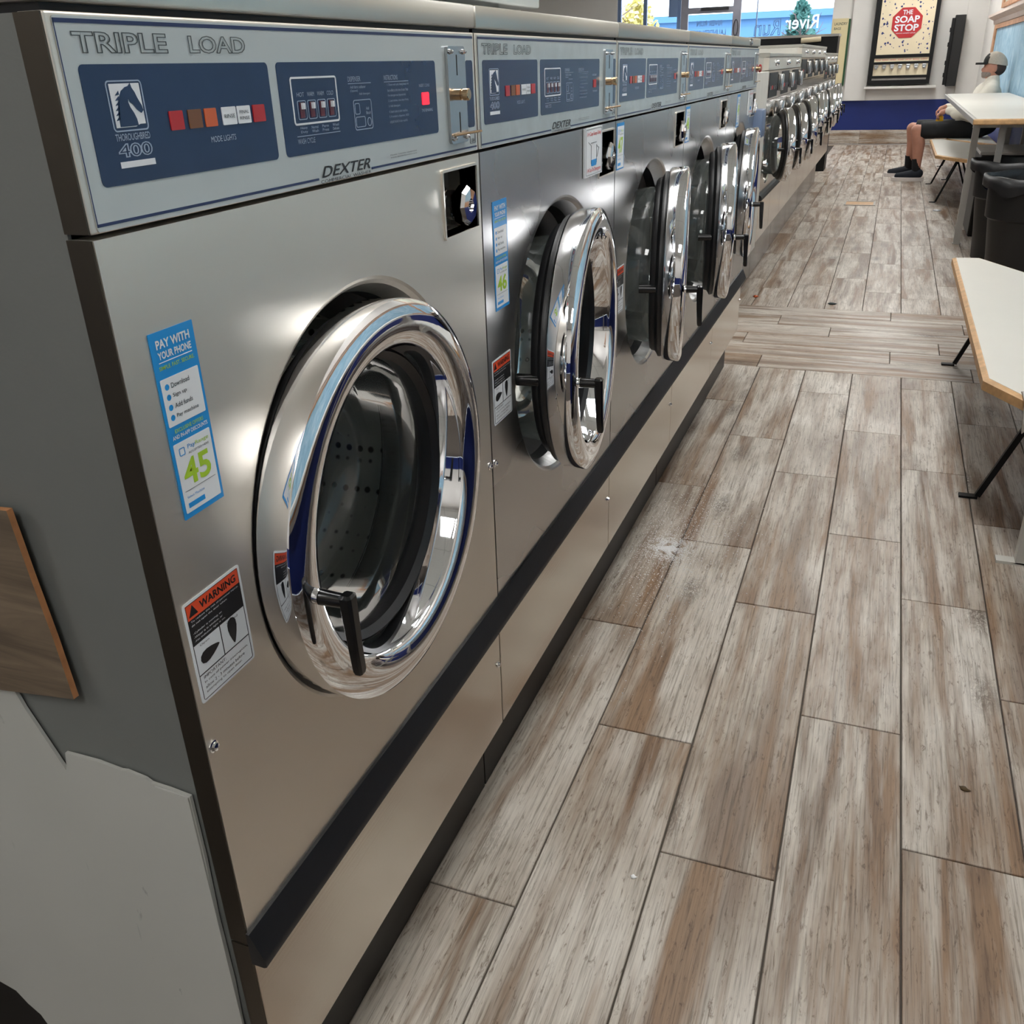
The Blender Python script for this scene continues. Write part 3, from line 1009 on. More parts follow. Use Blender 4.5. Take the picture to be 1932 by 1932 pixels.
def warning_sticker(root, y0, y1, z0, z1):
    st = obj('warning_sticker', prism(bmesh.new(), rrect(y0, y1, z0, z1, 0.003), 0.0002, 0.0006), M['sticker_white'], root, loc=DZ)
    st['label'] = 'orange, black and white warning sticker'
    w, h = y1 - y0, z1 - z0
    def U(a): return y0 + a * w
    def V(b): return z0 + b * h
    obj('sticker_band', B(0.0006, 0.0008, U(0.04), U(0.96), V(0.83), V(0.975)), M['orange'], st)
    obj('sticker_band', B(0.0006, 0.0008, U(0.04), U(0.96), V(0.58), V(0.83)), M['ink_black'], st)
    bm = bmesh.new()
    text(bm, 'WARNING', U(0.26), V(0.865), w * 0.64, h * 0.075, 0.0010, bold=0.025)
    prism(bm, [(U(0.07), V(0.855)), (U(0.22), V(0.855)), (U(0.145), V(0.955))], 0.0008, 0.0010)
    # open and closed lever diagrams
    def drop(cy, cz, s, ang):
        pts = []
        for k in range(14):
            t = 2 * PI * k / 14
            x_, y_ = math.cos(t), math.sin(t) * (0.42 - 0.24 * math.cos(t))
            pts.append((cy + s * (x_ * math.cos(ang) - y_ * math.sin(ang)), cz + s * (x_ * math.sin(ang) + y_ * math.cos(ang))))
        prism(bm, pts, 0.0008, 0.0010)
    drop(U(0.28), V(0.42), w * 0.17, 0.12)
    drop(U(0.70), V(0.44), w * 0.17, -PI / 2)
    box(bm, 0.0006, 0.0009, U(0.04), U(0.96), V(0.272), V(0.280))
    box(bm, 0.0006, 0.0009, U(0.495), U(0.505), V(0.28), V(0.58))
    frame2d(bm, U(0.04), U(0.96), V(0.025), V(0.975), 0.002, 0.0004, 0.0006, 0.0009)
    text(bm, 'Open', U(0.14), V(0.535), w * 0.16, h * 0.024, 0.0010)
    text(bm, 'Closed', U(0.62), V(0.535), w * 0.2, h * 0.024, 0.0010)
    for k, tx in enumerate(('IMPORTANT:', 'In case of power interruption,', 'allow 2 - 3 minutes before', 'attempting to open door.')):
        text(bm, tx, U(0.10), V(0.222 - 0.050 * k), w * (0.40, 0.80, 0.72, 0.66)[k], h * 0.030, 0.0010)
    obj('lettering', bm, M['ink_black'], st)['label'] = 'black WARNING heading, lever diagrams and notice'
    bm = bmesh.new()
    for k, tx in enumerate(('To reduce the risk of personal injury,', 'do not open the door when:', '', '-Cylinder is moving, or', '-Water is in window, or', '-No indicator light is on.')):
        if tx:
            text(bm, tx, U(0.08), V(0.795 - 0.038 * k), w * (0.84, 0.62, 0, 0.5, 0.5, 0.54)[k], h * 0.022, 0.0010)
    obj('lettering', bm, M['sticker_white'], st)['label'] = 'white safety text on black'
    return st


def make_washer(label, number, full, door_angle, worn, group):
    root = thing('washer', label, 'washing machine', (XF, Y0, ZB), group)
    D = 0.72
    # cabinet shell: sides, back, bottom, top pan
    bm = bmesh.new()
    box(bm, -D, -0.022, 0.001, 0.004, ZB, 1.340)
    box(bm, -D, -0.022, W - 0.004, W - 0.001, ZB, 1.340)
    box(bm, -D, -D + 0.003, 0.004, W - 0.004, ZB, 1.340)
    box(bm, -D, -0.03, 0.004, W - 0.004, ZB, ZB + 0.003)
    obj('cabinet', bm, M['side_grey'], root, loc=DZ)
    obj('lid', B(-D, 0.003, 0.0, W, 1.3450, 1.3700, bev=0.003), M['steel_lid'], root, loc=DZ, smooth=True)
    obj('lid_gasket', B(-D + 0.01, -0.004, 0.003, W - 0.003, 1.3400, 1.3455), M['black'], root, loc=DZ)
    make_control_panel(root, worn)
    obj('panel_return', B(-0.0225, -0.0012, -0.0008, 0.0006, 1.2090, 1.3400), M['steel_dark'], root, loc=DZ)
    # front panel around the door hole, notched for the lock
    LY0, LY1, LZ0, LZ1 = 0.5500, 0.6500, 1.1180, 1.1920
    bm = bmesh.new()
    annulus_panel(bm, 0.0005, W, 0.5300, 1.1160, UH, ZC, RH, 0.0, 0.022)
    box(bm, -0.022, 0.0, 0.0005, LY0, 1.1160, 1.2050)
    box(bm, -0.022, 0.0, LY1, W, 1.1160, 1.2050)
    box(bm, -0.022, 0.0, LY0, LY1, 1.1160, LZ0)
    box(bm, -0.022, 0.0, LY0, LY1, LZ1, 1.2050)
    fp = obj('front_panel', bm, M['steel_b' if worn else 'steel'], root, loc=DZ)  # washers behind the first get steel with dark reflections put into its colour
    obj('panel_return', B(-0.0225, -0.0012, -0.0008, 0.0004, 0.5300, 1.2050), M['steel_dark'], root, loc=DZ)
    obj('panel_return', B(-0.0225, -0.0012, -0.0008, 0.0004, 0.3000, 0.5270), M['steel_dark'], root, loc=DZ)
    for y, z in ((0.0085, 0.772), (0.6545, 0.776)):
        bm = bmesh.new()
        screw(bm, y, z)
        obj('screw', bm, M['chrome'], fp)
    # recess and coin lock
    bm = bmesh.new()
    x0 = -0.040
    box(bm, x0, x0 + 0.002, LY0, LY1, LZ0, LZ1)
    for a, b, c, d in ((LY0 - 0.001, LY0, LZ0, LZ1), (LY1, LY1 + 0.001, LZ0, LZ1), (LY0, LY1, LZ0 - 0.001, LZ0), (LY0, LY1, LZ1, LZ1 + 0.001)):
        box(bm, x0, 0.0002, a, b, c, d)
    lk = obj('lock_recess', bm, M['cavity'], root, loc=DZ)
    bm = bmesh.new()
    frame2d(bm, LY0 - 0.003, LY1 + 0.003, LZ0 - 0.003, LZ1 + 0.003, 0.004, 0.003, 0.0, 0.0025)
    obj('recess_rim', bm, M['steel'], lk)
    bm = bmesh.new()
    # chunky faceted coin-vault lock standing out of the recess
    cy_, cz_ = 0.597, 1.1500
    prof = [(-0.040, 0.022), (-0.020, 0.022), (-0.016, 0.0175), (-0.006, 0.018), (0.000, 0.0235), (0.011, 0.0235), (0.015, 0.0200), (0.0155, 0.0085), (0.008, 0.0075), (0.007, 0.0003)]
    lathe(bm, prof, cy_, cz_, 8)
    obj('coin_lock', bm, M['chrome'], lk)
    bm = bmesh.new()
    lathe(bm, [(-0.038, 0.0075), (-0.034, 0.0075), (-0.033, 0.006), (-0.0328, 0.0003)], 0.592, 1.181, 18)
    box(bm, -0.038, -0.034, 0.556, 0.596, 1.124, 1.133)
    box(bm, -0.038, -0.034, 0.553, 0.576, 1.176, 1.188)
    obj('lock_plate', bm, M['leg_white'], lk)
    # lower panel
    lp = obj('lower_panel', B(-0.022, 0.0, 0.0005, W, 0.3000, 0.5270, bev=0.001), M['steel_low'], root, loc=DZ)
    bm = bmesh.new()
    screw(bm, 0.654, 0.424)
    obj('screw', bm, M['chrome'], lp)
    # bumper rail
    pr = [(0.0, 0.5480), (0.0035, 0.5475), (0.0165, 0.5170), (0.0180, 0.5120), (0.0175, 0.5075), (0.0140, 0.5055), (0.0, 0.5055)]
    obj('bumper_rail', prism(bmesh.new(), pr, -0.003, W + 0.002, 'xz'), M['bumper'], root, loc=DZ, smooth=True)
    # tub and drum
    bm = lathe(bmesh.new(), [(-0.029, RH - 0.018), (-0.050, 0.2145), (-0.060, 0.205), (-0.070, 0.195), (-0.078, 0.190), (-0.100, 0.190)], UH, ZC)
    obj('tub_seal', bm, M['rubber'], root, loc=DZ, smooth=True)
    bm = lathe(bmesh.new(), [(-0.098, 0.189), (-0.100, 0.2), (-0.115, 0.240), (-0.40, 0.240), (-0.42, 0.225), (-0.43, 0.0005)], UH, ZC, 64)
    dr = obj('drum', bm, M['drum'], root, loc=DZ, smooth=True)
    for k in range(3):
        bm = bmesh.new()
        a = 2 * PI * k / 3 + 0.5
        c, s = math.cos(a), math.sin(a)
        tube(bm, (-0.14, UH + 0.225 * c, ZC + 0.225 * s), (-0.40, UH + 0.225 * c, ZC + 0.225 * s), 0.028, 0.02, 8)
        obj('drum_paddle', bm, M['drum'], dr, smooth=True)
    door = make_door(root)
    door.location = (0.0, UC + 0.235, ZC - ZB)
    door.rotation_euler = (0, 0, math.radians(door_angle))
    return root


gw = 'large front loading washers in the near row'
wA = make_washer('nearest steel triple load washer with its round door shut, sticker number 45', '45', True, 0, False, gw)
washers = [wA]
info = [('second steel washer from the front, door ajar, sticker 46 and a white soap card', 6.0),
        ('third steel washer, door ajar, short sticker reading 47 at its top left', 10.0),
        ('fourth steel washer, door standing wider open showing its black gasket', 10.5),
        ('last steel washer of the near row, beside a red button and blue-grey box', 5.0)]
base = make_washer(info[0][0], '46', True, info[0][1], True, gw)
base.location = (XF, Y0 + PITCH, ZB)
washers.append(base)
for k in range(2, 5):
    c = copy_tree(base)
    c.location = (XF, Y0 + PITCH * k, ZB)
    c['label'] = info[k - 1][0]
    for ch in c.children:
        if ch.name.startswith('door'):
            ch.rotation_euler = (0, 0, math.radians(info[k - 1][1]))
    washers.append(c)

qr_free_sticker(washers[0], 0.0305, 0.0800, 0.9830, 1.1335, '45')
warning_sticker(washers[0], 0.0065, 0.0820, 0.8185, 0.9165)
qr_free_sticker(washers[1], 0.0345, 0.0870, 0.9925, 1.1400, '46')
warning_sticker(washers[1], 0.0120, 0.0850, 0.8290, 0.9260)
qr_free_sticker(washers[2], 0.0080, 0.0620, 1.1165, 1.2005, '47', full=False)
warning_sticker(washers[2], 0.0120, 0.0850, 0.8290, 0.9260)
qr_free_sticker(washers[3], 0.0100, 0.0620, 1.1165, 1.2005, '48', full=False)
warning_sticker(washers[3], 0.0120, 0.0850, 0.8290, 0.9260)
qr_free_sticker(washers[4], 0.2100, 0.2700, 1.1000, 1.2000, '49', full=False)
for w_ in (washers[1], washers[4]):
    sc = obj('soap_card', B(0.001, 0.005, 0.452, 0.556, 1.1260, 1.2050), M['sticker_white'], w_, loc=DZ)
    sc['label'] = 'white card with red lettering and a blue measuring cup drawing'
    bm = bmesh.new()
    text(bm, '1/4 Cup Soap Only', 0.462, 1.190, 0.084, 0.008, 0.0053, bold=0.01)
    text(bm, '1/4 Cup De Detergente', 0.462, 1.1315, 0.084, 0.008, 0.0053, bold=0.01)
    obj('lettering', bm, M['red_ink'], sc)
    bm = bmesh.new()
    frame2d(bm, 0.456, 0.552, 1.1285, 1.2025, 0.003, 0.0005, 0.005, 0.0053)
    for a, b in (((0.470, 1.182), (0.486, 1.176)), ((0.486, 1.176), (0.486, 1.146)), ((0.520, 1.176), (0.520, 1.146)), ((0.486, 1.180), (0.520, 1.180)), ((0.520, 1.174), (0.534, 1.170)), ((0.534, 1.170), (0.522, 1.155))):
        tube(bm, (0.0052, *a), (0.0052, *b), 0.0004, seg=5)
    obj('cup_outline', bm, M['ink'], sc)
    obj('cup_fill', prism(bmesh.new(), rrect(0.4865, 0.5195, 1.1420, 1.1525, 0.004), 0.005, 0.0054), M['sky_blue'], sc)
# round lock on the last washer's lid front
bm = lathe(bmesh.new(), [(0.003, 0.011), (0.008, 0.011), (0.010, 0.009), (0.0102, 0.004), (0.006, 0.0035), (0.006, 0.0002)], 0.40, 1.357, 20)
obj('lid_lock', bm, M['dull_chrome'], washers[4], loc=DZ, smooth=True)
t = obj('emergency_button', lathe(bmesh.new(), [(0.0, 0.008), (0.006, 0.008), (0.007, 0.013), (0.013, 0.013), (0.016, 0.008), (0.017, 0.0003)], 0.645, 1.274, 24), M['stop_red'], washers[4], loc=DZ, smooth=True)
t['label'] = 'red mushroom push button'

# torn grey sheet and plywood board on the side of the first washer
sh = [(-1.19, 0.80), (-0.90, 0.80), (-0.722, 0.806), (-0.703, 0.806), (-0.692, 0.772), (-0.662, 0.7045), (-0.6595, 0.712), (-0.656, 0.728), (-0.615, 0.7285), (-0.590, 0.7255), (-0.583, 0.7268),
      (-0.562, 0.7235), (-0.556, 0.7200), (-0.536, 0.7190), (-0.5135, 0.7165), (-0.513, 0.640), (-0.5155, 0.560), (-0.5145, 0.470), (-0.5175, 0.380), (-0.516, 0.300), (-0.518, 0.02),
      (-0.78, 0.02), (-0.80, 0.215), (-0.835, 0.245), (-0.842, 0.262), (-0.858, 0.275), (-0.872, 0.293), (-0.900, 0.300), (-0.912, 0.330), (-0.935, 0.40), (-1.19, 0.42)]
sheet = obj('torn_sheet', prism(bmesh.new(), sh, Y0 - 0.0045, Y0 - 0.0012, 'xz'), M['sheet'])
tag(sheet, 'torn light grey sheet covering the lower side of the nearest washer', 'sheet')
# a second layer of the same sheet along the front edge
sh2 = [(-0.552, 0.7185), (-0.5145, 0.7160), (-0.5145, 0.31), (-0.5185, 0.02), (-0.556, 0.02)]
o = obj('sheet_flap', prism(bmesh.new(), sh2, Y0 - 0.0062, Y0 - 0.0046, 'xz'), M['sheet'], sheet)
bdp = [(-1.05, 0.985), (-0.640, 0.9905), (-0.6265, 0.9915), (-0.6220, 0.930), (-0.6165, 0.870), (-0.6130, 0.807), (-0.70, 0.796), (-1.05, 0.760)]
bm = bmesh.new()
prism(bm, bdp, Y0 - 0.0125, Y0 - 0.0065, 'xz')
bm.faces.ensure_lookup_table()
for f in bm.faces:
    n = f.calc_center_median()
    if n.y > Y0 - 0.012 and n.y < Y0 - 0.007:
        f.material_index = 1
bd = obj('wood_board', bm, None, mats=[M['board'], M['ply_edge']])
tag(bd, 'dark stained plywood board fixed on the grey side of the nearest washer', 'board')

# end filler board and the blue-grey box hanging on it
fb = obj('filler_board', B(-0.62, -0.505, 3.835, 3.965, 0.46, 1.335, bev=0.003), M['leg_white'])
tag(fb, 'beige upright board closing the end of the near washer row', 'board')
bx = obj('hanging_box', B(-0.504, -0.452, 3.80, 3.90, 1.035, 1.135, bev=0.008), M['tape_grey'], smooth=True)
tag(bx, 'small blue-grey plastic box hanging at the end of the near washer row', 'box')

# metal utility chase behind the near row
ch = thing('utility_chase', 'pale metal pipe chase running behind the near washers', 'cabinet', (-1.45, 1.8, 0))
obj('chase_base', B(-1.75, -1.24, 0.45, 3.15, 0.0, 1.462), M['black'], ch, loc=(1.45, -1.8, 0))
obj('chase_cover', B(-1.76, -1.10, 0.44, 3.15, 1.470, 1.92, bev=0.006), M['label'], ch, loc=(1.45, -1.8, 0))

# ================================================================== FAR ROW OF SMALLER WASHERS
XG = -0.66
gf = 'smaller chrome washers in the far row'


def far_washer(top, kind):
    root = thing('small_washer', '', 'washing machine', (XG, 5.2, 0.0), gf)
    w, d = 0.625, 0.62
    bm = bmesh.new()
    box(bm, -d, -0.02, 0.002, 0.006, 0.33, top - 0.02)
    box(bm, -d, -0.02, w - 0.006, w - 0.002, 0.33, top - 0.02)
    box(bm, -d, -d + 0.004, 0.006, w - 0.006, 0.33, top - 0.02)
    obj('cabinet', bm, M['leg_white'], root)
    obj('lid', B(-d, 0.004, 0.0, w, top - 0.02, top, bev=0.003), M['steel_lid'], root)
    hd = obj('header', B(-0.03, 0.0, 0.001, w - 0.001, top - 0.085, top - 0.022), M['steel'], root)
    obj('header_knob', lathe(bmesh.new(), [(0.0, 0.016), (0.014, 0.014), (0.020, 0.008), (0.021, 0.0003)], 0.33, top - 0.05, 18), M['chrome'], hd, smooth=True)
    cp = obj('control_panel', B(-0.03, 0.002, 0.001, w - 0.001, top - 0.235, top - 0.088), M['steel_low'], root)
    obj('display_panel', B(0.002, 0.004, 0.06, w - 0.16, top - 0.225, top - 0.098), M['black'], cp)
    for k in range(4):
        obj('push_button', B(0.004, 0.008, 0.10 + 0.09 * k, 0.13 + 0.09 * k, top - 0.185, top - 0.165), M['lamp_red' if k == 1 else 'dull_chrome'], cp)
    obj('coin_slide', B(0.002, 0.030, w - 0.12, w - 0.05, top - 0.20, top - 0.11, bev=0.006), M['dull_chrome'], cp, smooth=True)
    zc = 0.85
    bm = bmesh.new()
    annulus_panel(bm, 0.001, w - 0.001, 0.60, top - 0.238, 0.31, zc, 0.212, 0.0, 0.03)
    fp = obj('front_panel', bm, M['steel_low'], root)
    if top - 0.238 < zc + 0.225:
        pass
    obj('lower_panel', B(-0.03, 0.0, 0.001, w - 0.001, 0.335, 0.575), M['steel_low'], root)
    obj('bumper_rail', prism(bmesh.new(), [(0.0, 0.606), (0.014, 0.602), (0.022, 0.590), (0.020, 0.574), (0.0, 0.570)], 0.0, w, 'xz'), M['bumper'], root)
    bm = bmesh.new()
    lathe(bm, [(-0.05, 0.208), (-0.07, 0.17), (-0.12, 0.17), (-0.30, 0.19), (-0.31, 0.0005)], 0.31, zc, 48)
    obj('drum', bm, M['drum'], root, smooth=True)
    lk = obj('coin_box', B(-0.002, 0.045, w - 0.13, w - 0.045, zc + 0.16, zc + 0.235, bev=0.008) if kind else B(-0.002, 0.035, 0.05, 0.10, zc + 0.15, zc + 0.24, bev=0.006), M['dull_chrome'], root, smooth=True)
    door = make_door(root, 0.20)
    door.location = (0.0, 0.31 + 0.235, zc)
    return root


fa = far_washer(1.335, 1)
fb_ = far_washer(1.395, 0)
fc = far_washer(1.345, 0)
flist = []
spots = []
y = 5.63
for k in range(3):
    spots.append((fa, y)); y += 0.627
for k in range(4):
    spots.append((fb_, y)); y += 0.627
for k in range(3):
    spots.append((fc, y)); y += 0.627
angs = [17, 19, 21, 14, 15, 13, 16, 12, 12, 11]
flab = ['first small washer of the far row, beside the beige filler board', 'second small washer of the far row, door ajar', 'third small washer of the far row, last of the low headed group',
        'first of the four taller small washers, door ajar', 'second of the four taller small washers', 'third of the four taller small washers', 'fourth of the four taller small washers',
        'first lower washer behind the four taller small ones', 'next to last washer of the far row', 'end washer of the far row, nearest the white far wall']
usedf = set()
for i, (src, yy) in enumerate(spots):
    if src.name in usedf:
        o = copy_tree(src)
    else:
        o = src
        usedf.add(src.name)
    o.location = (XG, yy, 0)
    o['label'] = flab[i]
    for ch_ in o.children:
        if ch_.name.startswith('door'):
            ch_.rotation_euler = (0, 0, math.radians(angs[i]))
y_end = spots[-1][1] + 0.62
pl2 = thing('far_plinth', 'dark grey metal plinth under the far row of smaller washers', 'plinth', (-1.0, 8.5, 0))
obj('plinth_body', B(-1.30, -0.765, 5.22, y_end - 0.05, 0, 0.332), M['plinth'], pl2, loc=(1.0, -8.5, 0))
yy = 5.22
while yy < y_end - 0.1:
    b = min(yy + 1.1, y_end - 0.05)
    obj('kick_plate', B(-0.7645, -0.758, yy, b - 0.006, 0.003, 0.328), M['kick'], pl2, loc=(1.0, -8.5, 0))
    yy = b if b < y_end - 0.06 else y_end
fb2 = obj('filler_board', B(-0.80, -0.652, 5.05, 5.60, 0.32, 1.245, bev=0.003), M['leg_white'])
tag(fb2, 'narrow beige board beside the first small washer of the far row', 'board')

# dark long cabinet with a pale top rail behind the far row
dc = thing('wall_cabinet', 'long black cabinet with a pale top rail standing behind the far washers', 'cabinet', (-1.6, 13.1, 0))
obj('cabinet_body', B(-2.6, -0.735, 13.0, 13.4, 0.0, 1.535, bev=0.004), M['black'], dc, loc=(1.6, -13.1, 0))
obj('top_rail', B(-2.62, -0.725, 12.98, 13.42, 1.535, 1.563), M['leg_grey'], dc, loc=(1.6, -13.1, 0))
rl = tube(bmesh.new(), (-1.16, 12.95, 1.50), (-0.93, 12.95, 1.51), 0.028, seg=18)
tag(obj('paper_roll', rl, M['beige'], smooth=True), 'small beige paper roll against the front of the long black cabinet', 'paper roll')
bpy.data.objects['paper_roll'].location = (0, 0, 0)

# ================================================================== FAR WALL: soap vendor, signs
sv = thing('soap_vendor', 'black framed wall soap dispenser with a red octagon sign and speckled beige front', 'vending machine', (0, Y_F, 0.89))
o_ = (0, -Y_F, -0.89)
yf = Y_F - 0.18
obj('vendor_body', B(-0.43, 0.45, yf, Y_F - 0.001, 0.895, 2.30), M['black'], sv, loc=o_)
bm = bmesh.new()
for a, b, c, d in ((-0.445, -0.395, 0.89, 2.3), (0.415, 0.465, 0.89, 2.3), (-0.395, 0.415, 0.89, 0.955), (-0.395, 0.415, 0.985, 1.02), (-0.395, 0.415, 1.185, 1.215), (-0.395, 0.415, 1.275, 1.315)):
    box(bm, a, b, yf - 0.025, yf, c, d)
obj('vendor_frame', bm, M['black'], sv, loc=o_)
obj('face_panel', B(-0.375, 0.405, yf - 0.006, yf, 1.32, 2.28), M['beige'], sv, loc=o_)
bm = bmesh.new()
random.seed(11)
for k in range(130):
    cx, cz = random.uniform(-0.36, 0.39), random.uniform(1.335, 2.25)
    if math.hypot(cx - 0.02, cz - 1.755) < 0.235:
        continue
    n = random.choice((4, 5, 6))
    s = random.uniform(0.006, 0.022)
    a0 = random.uniform(0, 6)
    prism(bm, [(cx + s * random.uniform(0.4, 1.2) * math.cos(a0 + 2 * PI * j / n), cz + s * random.uniform(0.4, 1.3) * math.sin(a0 + 2 * PI * j / n)) for j in range(n)], yf - 0.0068, yf - 0.006, 'xz')
obj('speck_print', bm, M['speck'], sv, loc=o_)
octo = [(0.02 + 0.232 * math.cos(PI / 8 + PI / 4 * k), 1.755 + 0.225 * math.sin(PI / 8 + PI / 4 * k)) for k in range(8)]
sg = obj('octagon_sign', prism(bmesh.new(), octo, yf - 0.014, yf - 0.0068, 'xz'), M['stop_red'], sv, loc=o_)
bm = bmesh.new()
text(bm, 'THE', -0.055, 1.868, 0.14, 0.062, yf - 0.015, plane='-y', bold=0.02)
text(bm, 'SOAP', -0.155, 1.755, 0.35, 0.095, yf - 0.015, plane='-y', bold=0.03)
text(bm, 'STOP', -0.155, 1.640, 0.35, 0.095, yf - 0.015, plane='-y', bold=0.03)
text(bm, 'VENDING LAUNDRY SUPPLIES', -0.12, 1.605, 0.28, 0.014, yf - 0.015, plane='-y')
obj('lettering', bm, M['white'], sg)
obj('product_strip', B(-0.385, 0.41, yf - 0.006, yf, 1.218, 1.272), M['beige'], sv, loc=o_)
bm = bmesh.new()
for k in range(7):
    text(bm, ('TIDE', 'BLEACH', 'SOFTENER', 'SOAP', 'DRYER', 'BAG', 'SHEETS')[k], -0.375 + 0.112 * k, 1.236, 0.085, 0.018, yf - 0.007, plane='-y')
obj('lettering', bm, M['red_ink'], sv, loc=o_)['label'] = 'row of red product names'
obj('coin_shelf', B(-0.385, 0.41, yf - 0.008, yf, 1.022, 1.183), M['beige'], sv, loc=o_)
for k in range(7):
    x = -0.345 + 0.117 * k
    bm = bmesh.new()
    box(bm, x - 0.03, x + 0.03, yf - 0.045, yf - 0.008, 1.135, 1.178, bev=0.004)
    box(bm, x - 0.02, x + 0.02, yf - 0.055, yf - 0.045, 1.115, 1.142, bev=0.003)
    obj('coin_slide', bm, M['dull_chrome'], sv, loc=o_)
obj('delivery_tray', B(-0.39, 0.41, yf - 0.012, yf, 0.957, 0.984), M['leg_grey'], sv, loc=o_)
lg = obj('wall_ledge', B(-0.49, 0.57, Y_F - 0.20, Y_F - 0.0, 0.832, 0.868, bev=0.004), M['wall'])
tag(lg, 'white ledge fixed to the wall under the soap dispenser', 'shelf')
bs_ = thing('narrow_vendor', 'narrow black wall dispenser in the corner between soap dispenser and side wall', 'vending machine', (0.72, Y_F, 0.85))
obj('vendor_body', B(0.70, 0.845, Y_F - 0.22, Y_F - 0.045, 0.85, 1.83, bev=0.005), M['bin'], bs_, loc=(-0.72, -Y_F, -0.85))
bm = bmesh.new()
box(bm, 0.655, 0.70, Y_F - 0.25, Y_F - 0.19, 0.87, 1.79, bev=0.004)
for z in (0.98, 1.15, 1.4, 1.6):
    box(bm, 0.643, 0.658, Y_F - 0.26, Y_F - 0.2, z, z + 0.06)
obj('vendor_door', bm, M['black'], bs_, loc=(-0.72, -Y_F, -0.85))

sb = obj('laundry_bag_sign', B(-1.09, -0.845, Y_F - 0.03, Y_F - 0.001, 0.90, 1.86), M['cream_sign'])
tag(sb, 'tall cream sign board about laundry bags hanging beside the window', 'sign')
obj('sign_backing', B(-1.085, -0.815, Y_F - 0.022, Y_F - 0.0005, 0.885, 1.85), M['green_edge'], sb)
bm = bmesh.new()
text(bm, 'LAUNDRY', -1.055, 1.765, 0.195, 0.04, Y_F - 0.0305, plane='-y', bold=0.01)
text(bm, 'BAGS', -1.055, 1.70, 0.105, 0.035, Y_F - 0.0305, plane='-y', bold=0.01)
obj('lettering', bm, M['ink'], sb)

# ================================================================== RIGHT WALL: framed murals and a moulding shelf
def mural(y0, y1, z0, z1, mt, label):
    t = thing('wall_mural', label, 'mural', (X_R, (y0 + y1) / 2, z0))
    off = (-X_R, -(y0 + y1) / 2, -z0)
    obj('canvas', B(X_R - 0.012, X_R, y0, y1, z0, z1), M[mt], t, loc=off)
    bm = bmesh.new()
    for a, b, c, d in ((y0 - 0.07, y0, z0 - 0.05, z1 + 0.05), (y1, y1 + 0.25, z0 - 0.05, z1 + 0.05), (y0, y1, z0 - 0.05, z0), (y0, y1, z1, z1 + 0.05)):
        box(bm, X_R - 0.03, X_R, a, b, c, d)
    obj('frame', bm, M['frame_wood'], t, loc=off)
    return t


mural(10.4, 15.0, 0.80, 1.58, 'mural_blue', 'pale icy blue wall panel in a worn wooden frame behind the seated person')
mural(5.4, 10.05, 0.80, 1.58, 'mural_blue', 'pale icy blue wall panel above the trash cans')
mural(-0.6, 5.05, 0.80, 1.58, 'mural_blue', 'pale icy blue wall panel above the near bench')
mural(5.4, 14.5, 1.86, 2.6, 'mural_green', 'pastel green and pink wall panel above the moulding shelf')
ml = obj('moulding_shelf', prism(bmesh.new(), [(X_R, 1.64), (X_R - 0.02, 1.64), (X_R - 0.03, 1.69), (X_R - 0.10, 1.725), (X_R - 0.10, 1.755), (X_R, 1.755)], -0.6, 15.6, 'xz'), M['trim_cream'])
tag(ml, 'cream moulding shelf running along the side wall above the blue panels', 'shelf')

# ================================================================== BENCHES, TABLES, BINS
BP = [(0.0, 0.0), (0.0, 1.918), (0.119, 1.928), (0.455, 1.28), (0.455, -0.81)]


def make_bench(label, loc, near=False):
    t = thing('bench', label, 'bench', loc, 'white laminate benches along the side wall')
    ze = 0.45
    BP_ = BP
    top = [(0.016, 0.010), (0.016, 1.902), (0.112, 1.912), (0.440, 1.276), (0.440, -0.768)]
    if near:
        BP_ = BP[:4] + [(0.455, -0.180), (0.101, -0.180)]
        top = top[:4] + [(0.440, -0.166), (0.110, -0.166)]
    obj('seat', prism(bmesh.new(), top, ze - 0.030, ze + 0.0008, 'xy'), M['laminate'], t)
    bm = bmesh.new()
    n = len(BP_)
    lo = [bm.verts.new((*p, ze - 0.032)) for p in BP_]
    mid = [bm.verts.new((p[0] - 0.0, p[1], ze - 0.006)) for p in BP_]
    hi = [bm.verts.new((p[0] * 0.25 + q[0] * 0.75, p[1] * 0.25 + q[1] * 0.75, ze)) for p, q in zip(BP_, top)]
    hin = [bm.verts.new((*q, ze)) for q in top]
    lin_ = [bm.verts.new((*q, ze - 0.032)) for q in top]
    for k in range(n):
        q = (k + 1) % n
        for a, b in ((lo, mid), (mid, hi), (hi, hin), (hin, lin_), (lin_, lo)):
            bm.faces.new((a[k], a[q], b[q], b[k]))
    obj('edge_band', bm, M['oak'], t)
    for yv in (0.18, 1.70):
        for x0, x1 in ((0.11, 0.072), (0.36, 0.40)):
            bm = bmesh.new()
            tube(bm, (x0 + 0.12 * (1 if x0 < 0.2 else -1), yv, ze - 0.031), (x1, yv, 0.008), 0.0125, 0.0125, 4)
            s = -1 if x0 < 0.2 else 1
            box(bm, min(x1, x1 + s * 0.055), max(x1, x1 + s * 0.055), yv - 0.014, yv + 0.014, 0.0, 0.007)
            obj('leg', bm, M['black'], t)
    bm = bmesh.new()
    box(bm, 0.08, 0.40, 0.16, 0.20, ze - 0.060, ze - 0.031)
    box(bm, 0.08, 0.40, 1.68, 1.72, ze - 0.060, ze - 0.031)
    obj('seat_rail', bm, M['black'], t)
    return t


bn = make_bench('white bench with oak edge and black legs, in front of the black trash cans', (0.345, 2.862, 0), True)
bn2 = make_bench('', (0, 0, 0))
bn2.location = (0.425, 10.02, 0)
bn2['label'] = 'empty white bench with a worn oak edge, just in front of the seated person'
bn3 = copy_tree(bn2)
bn3.location = (0.60, 11.97, 0)
bn3['label'] = 'white bench carrying the seated person'


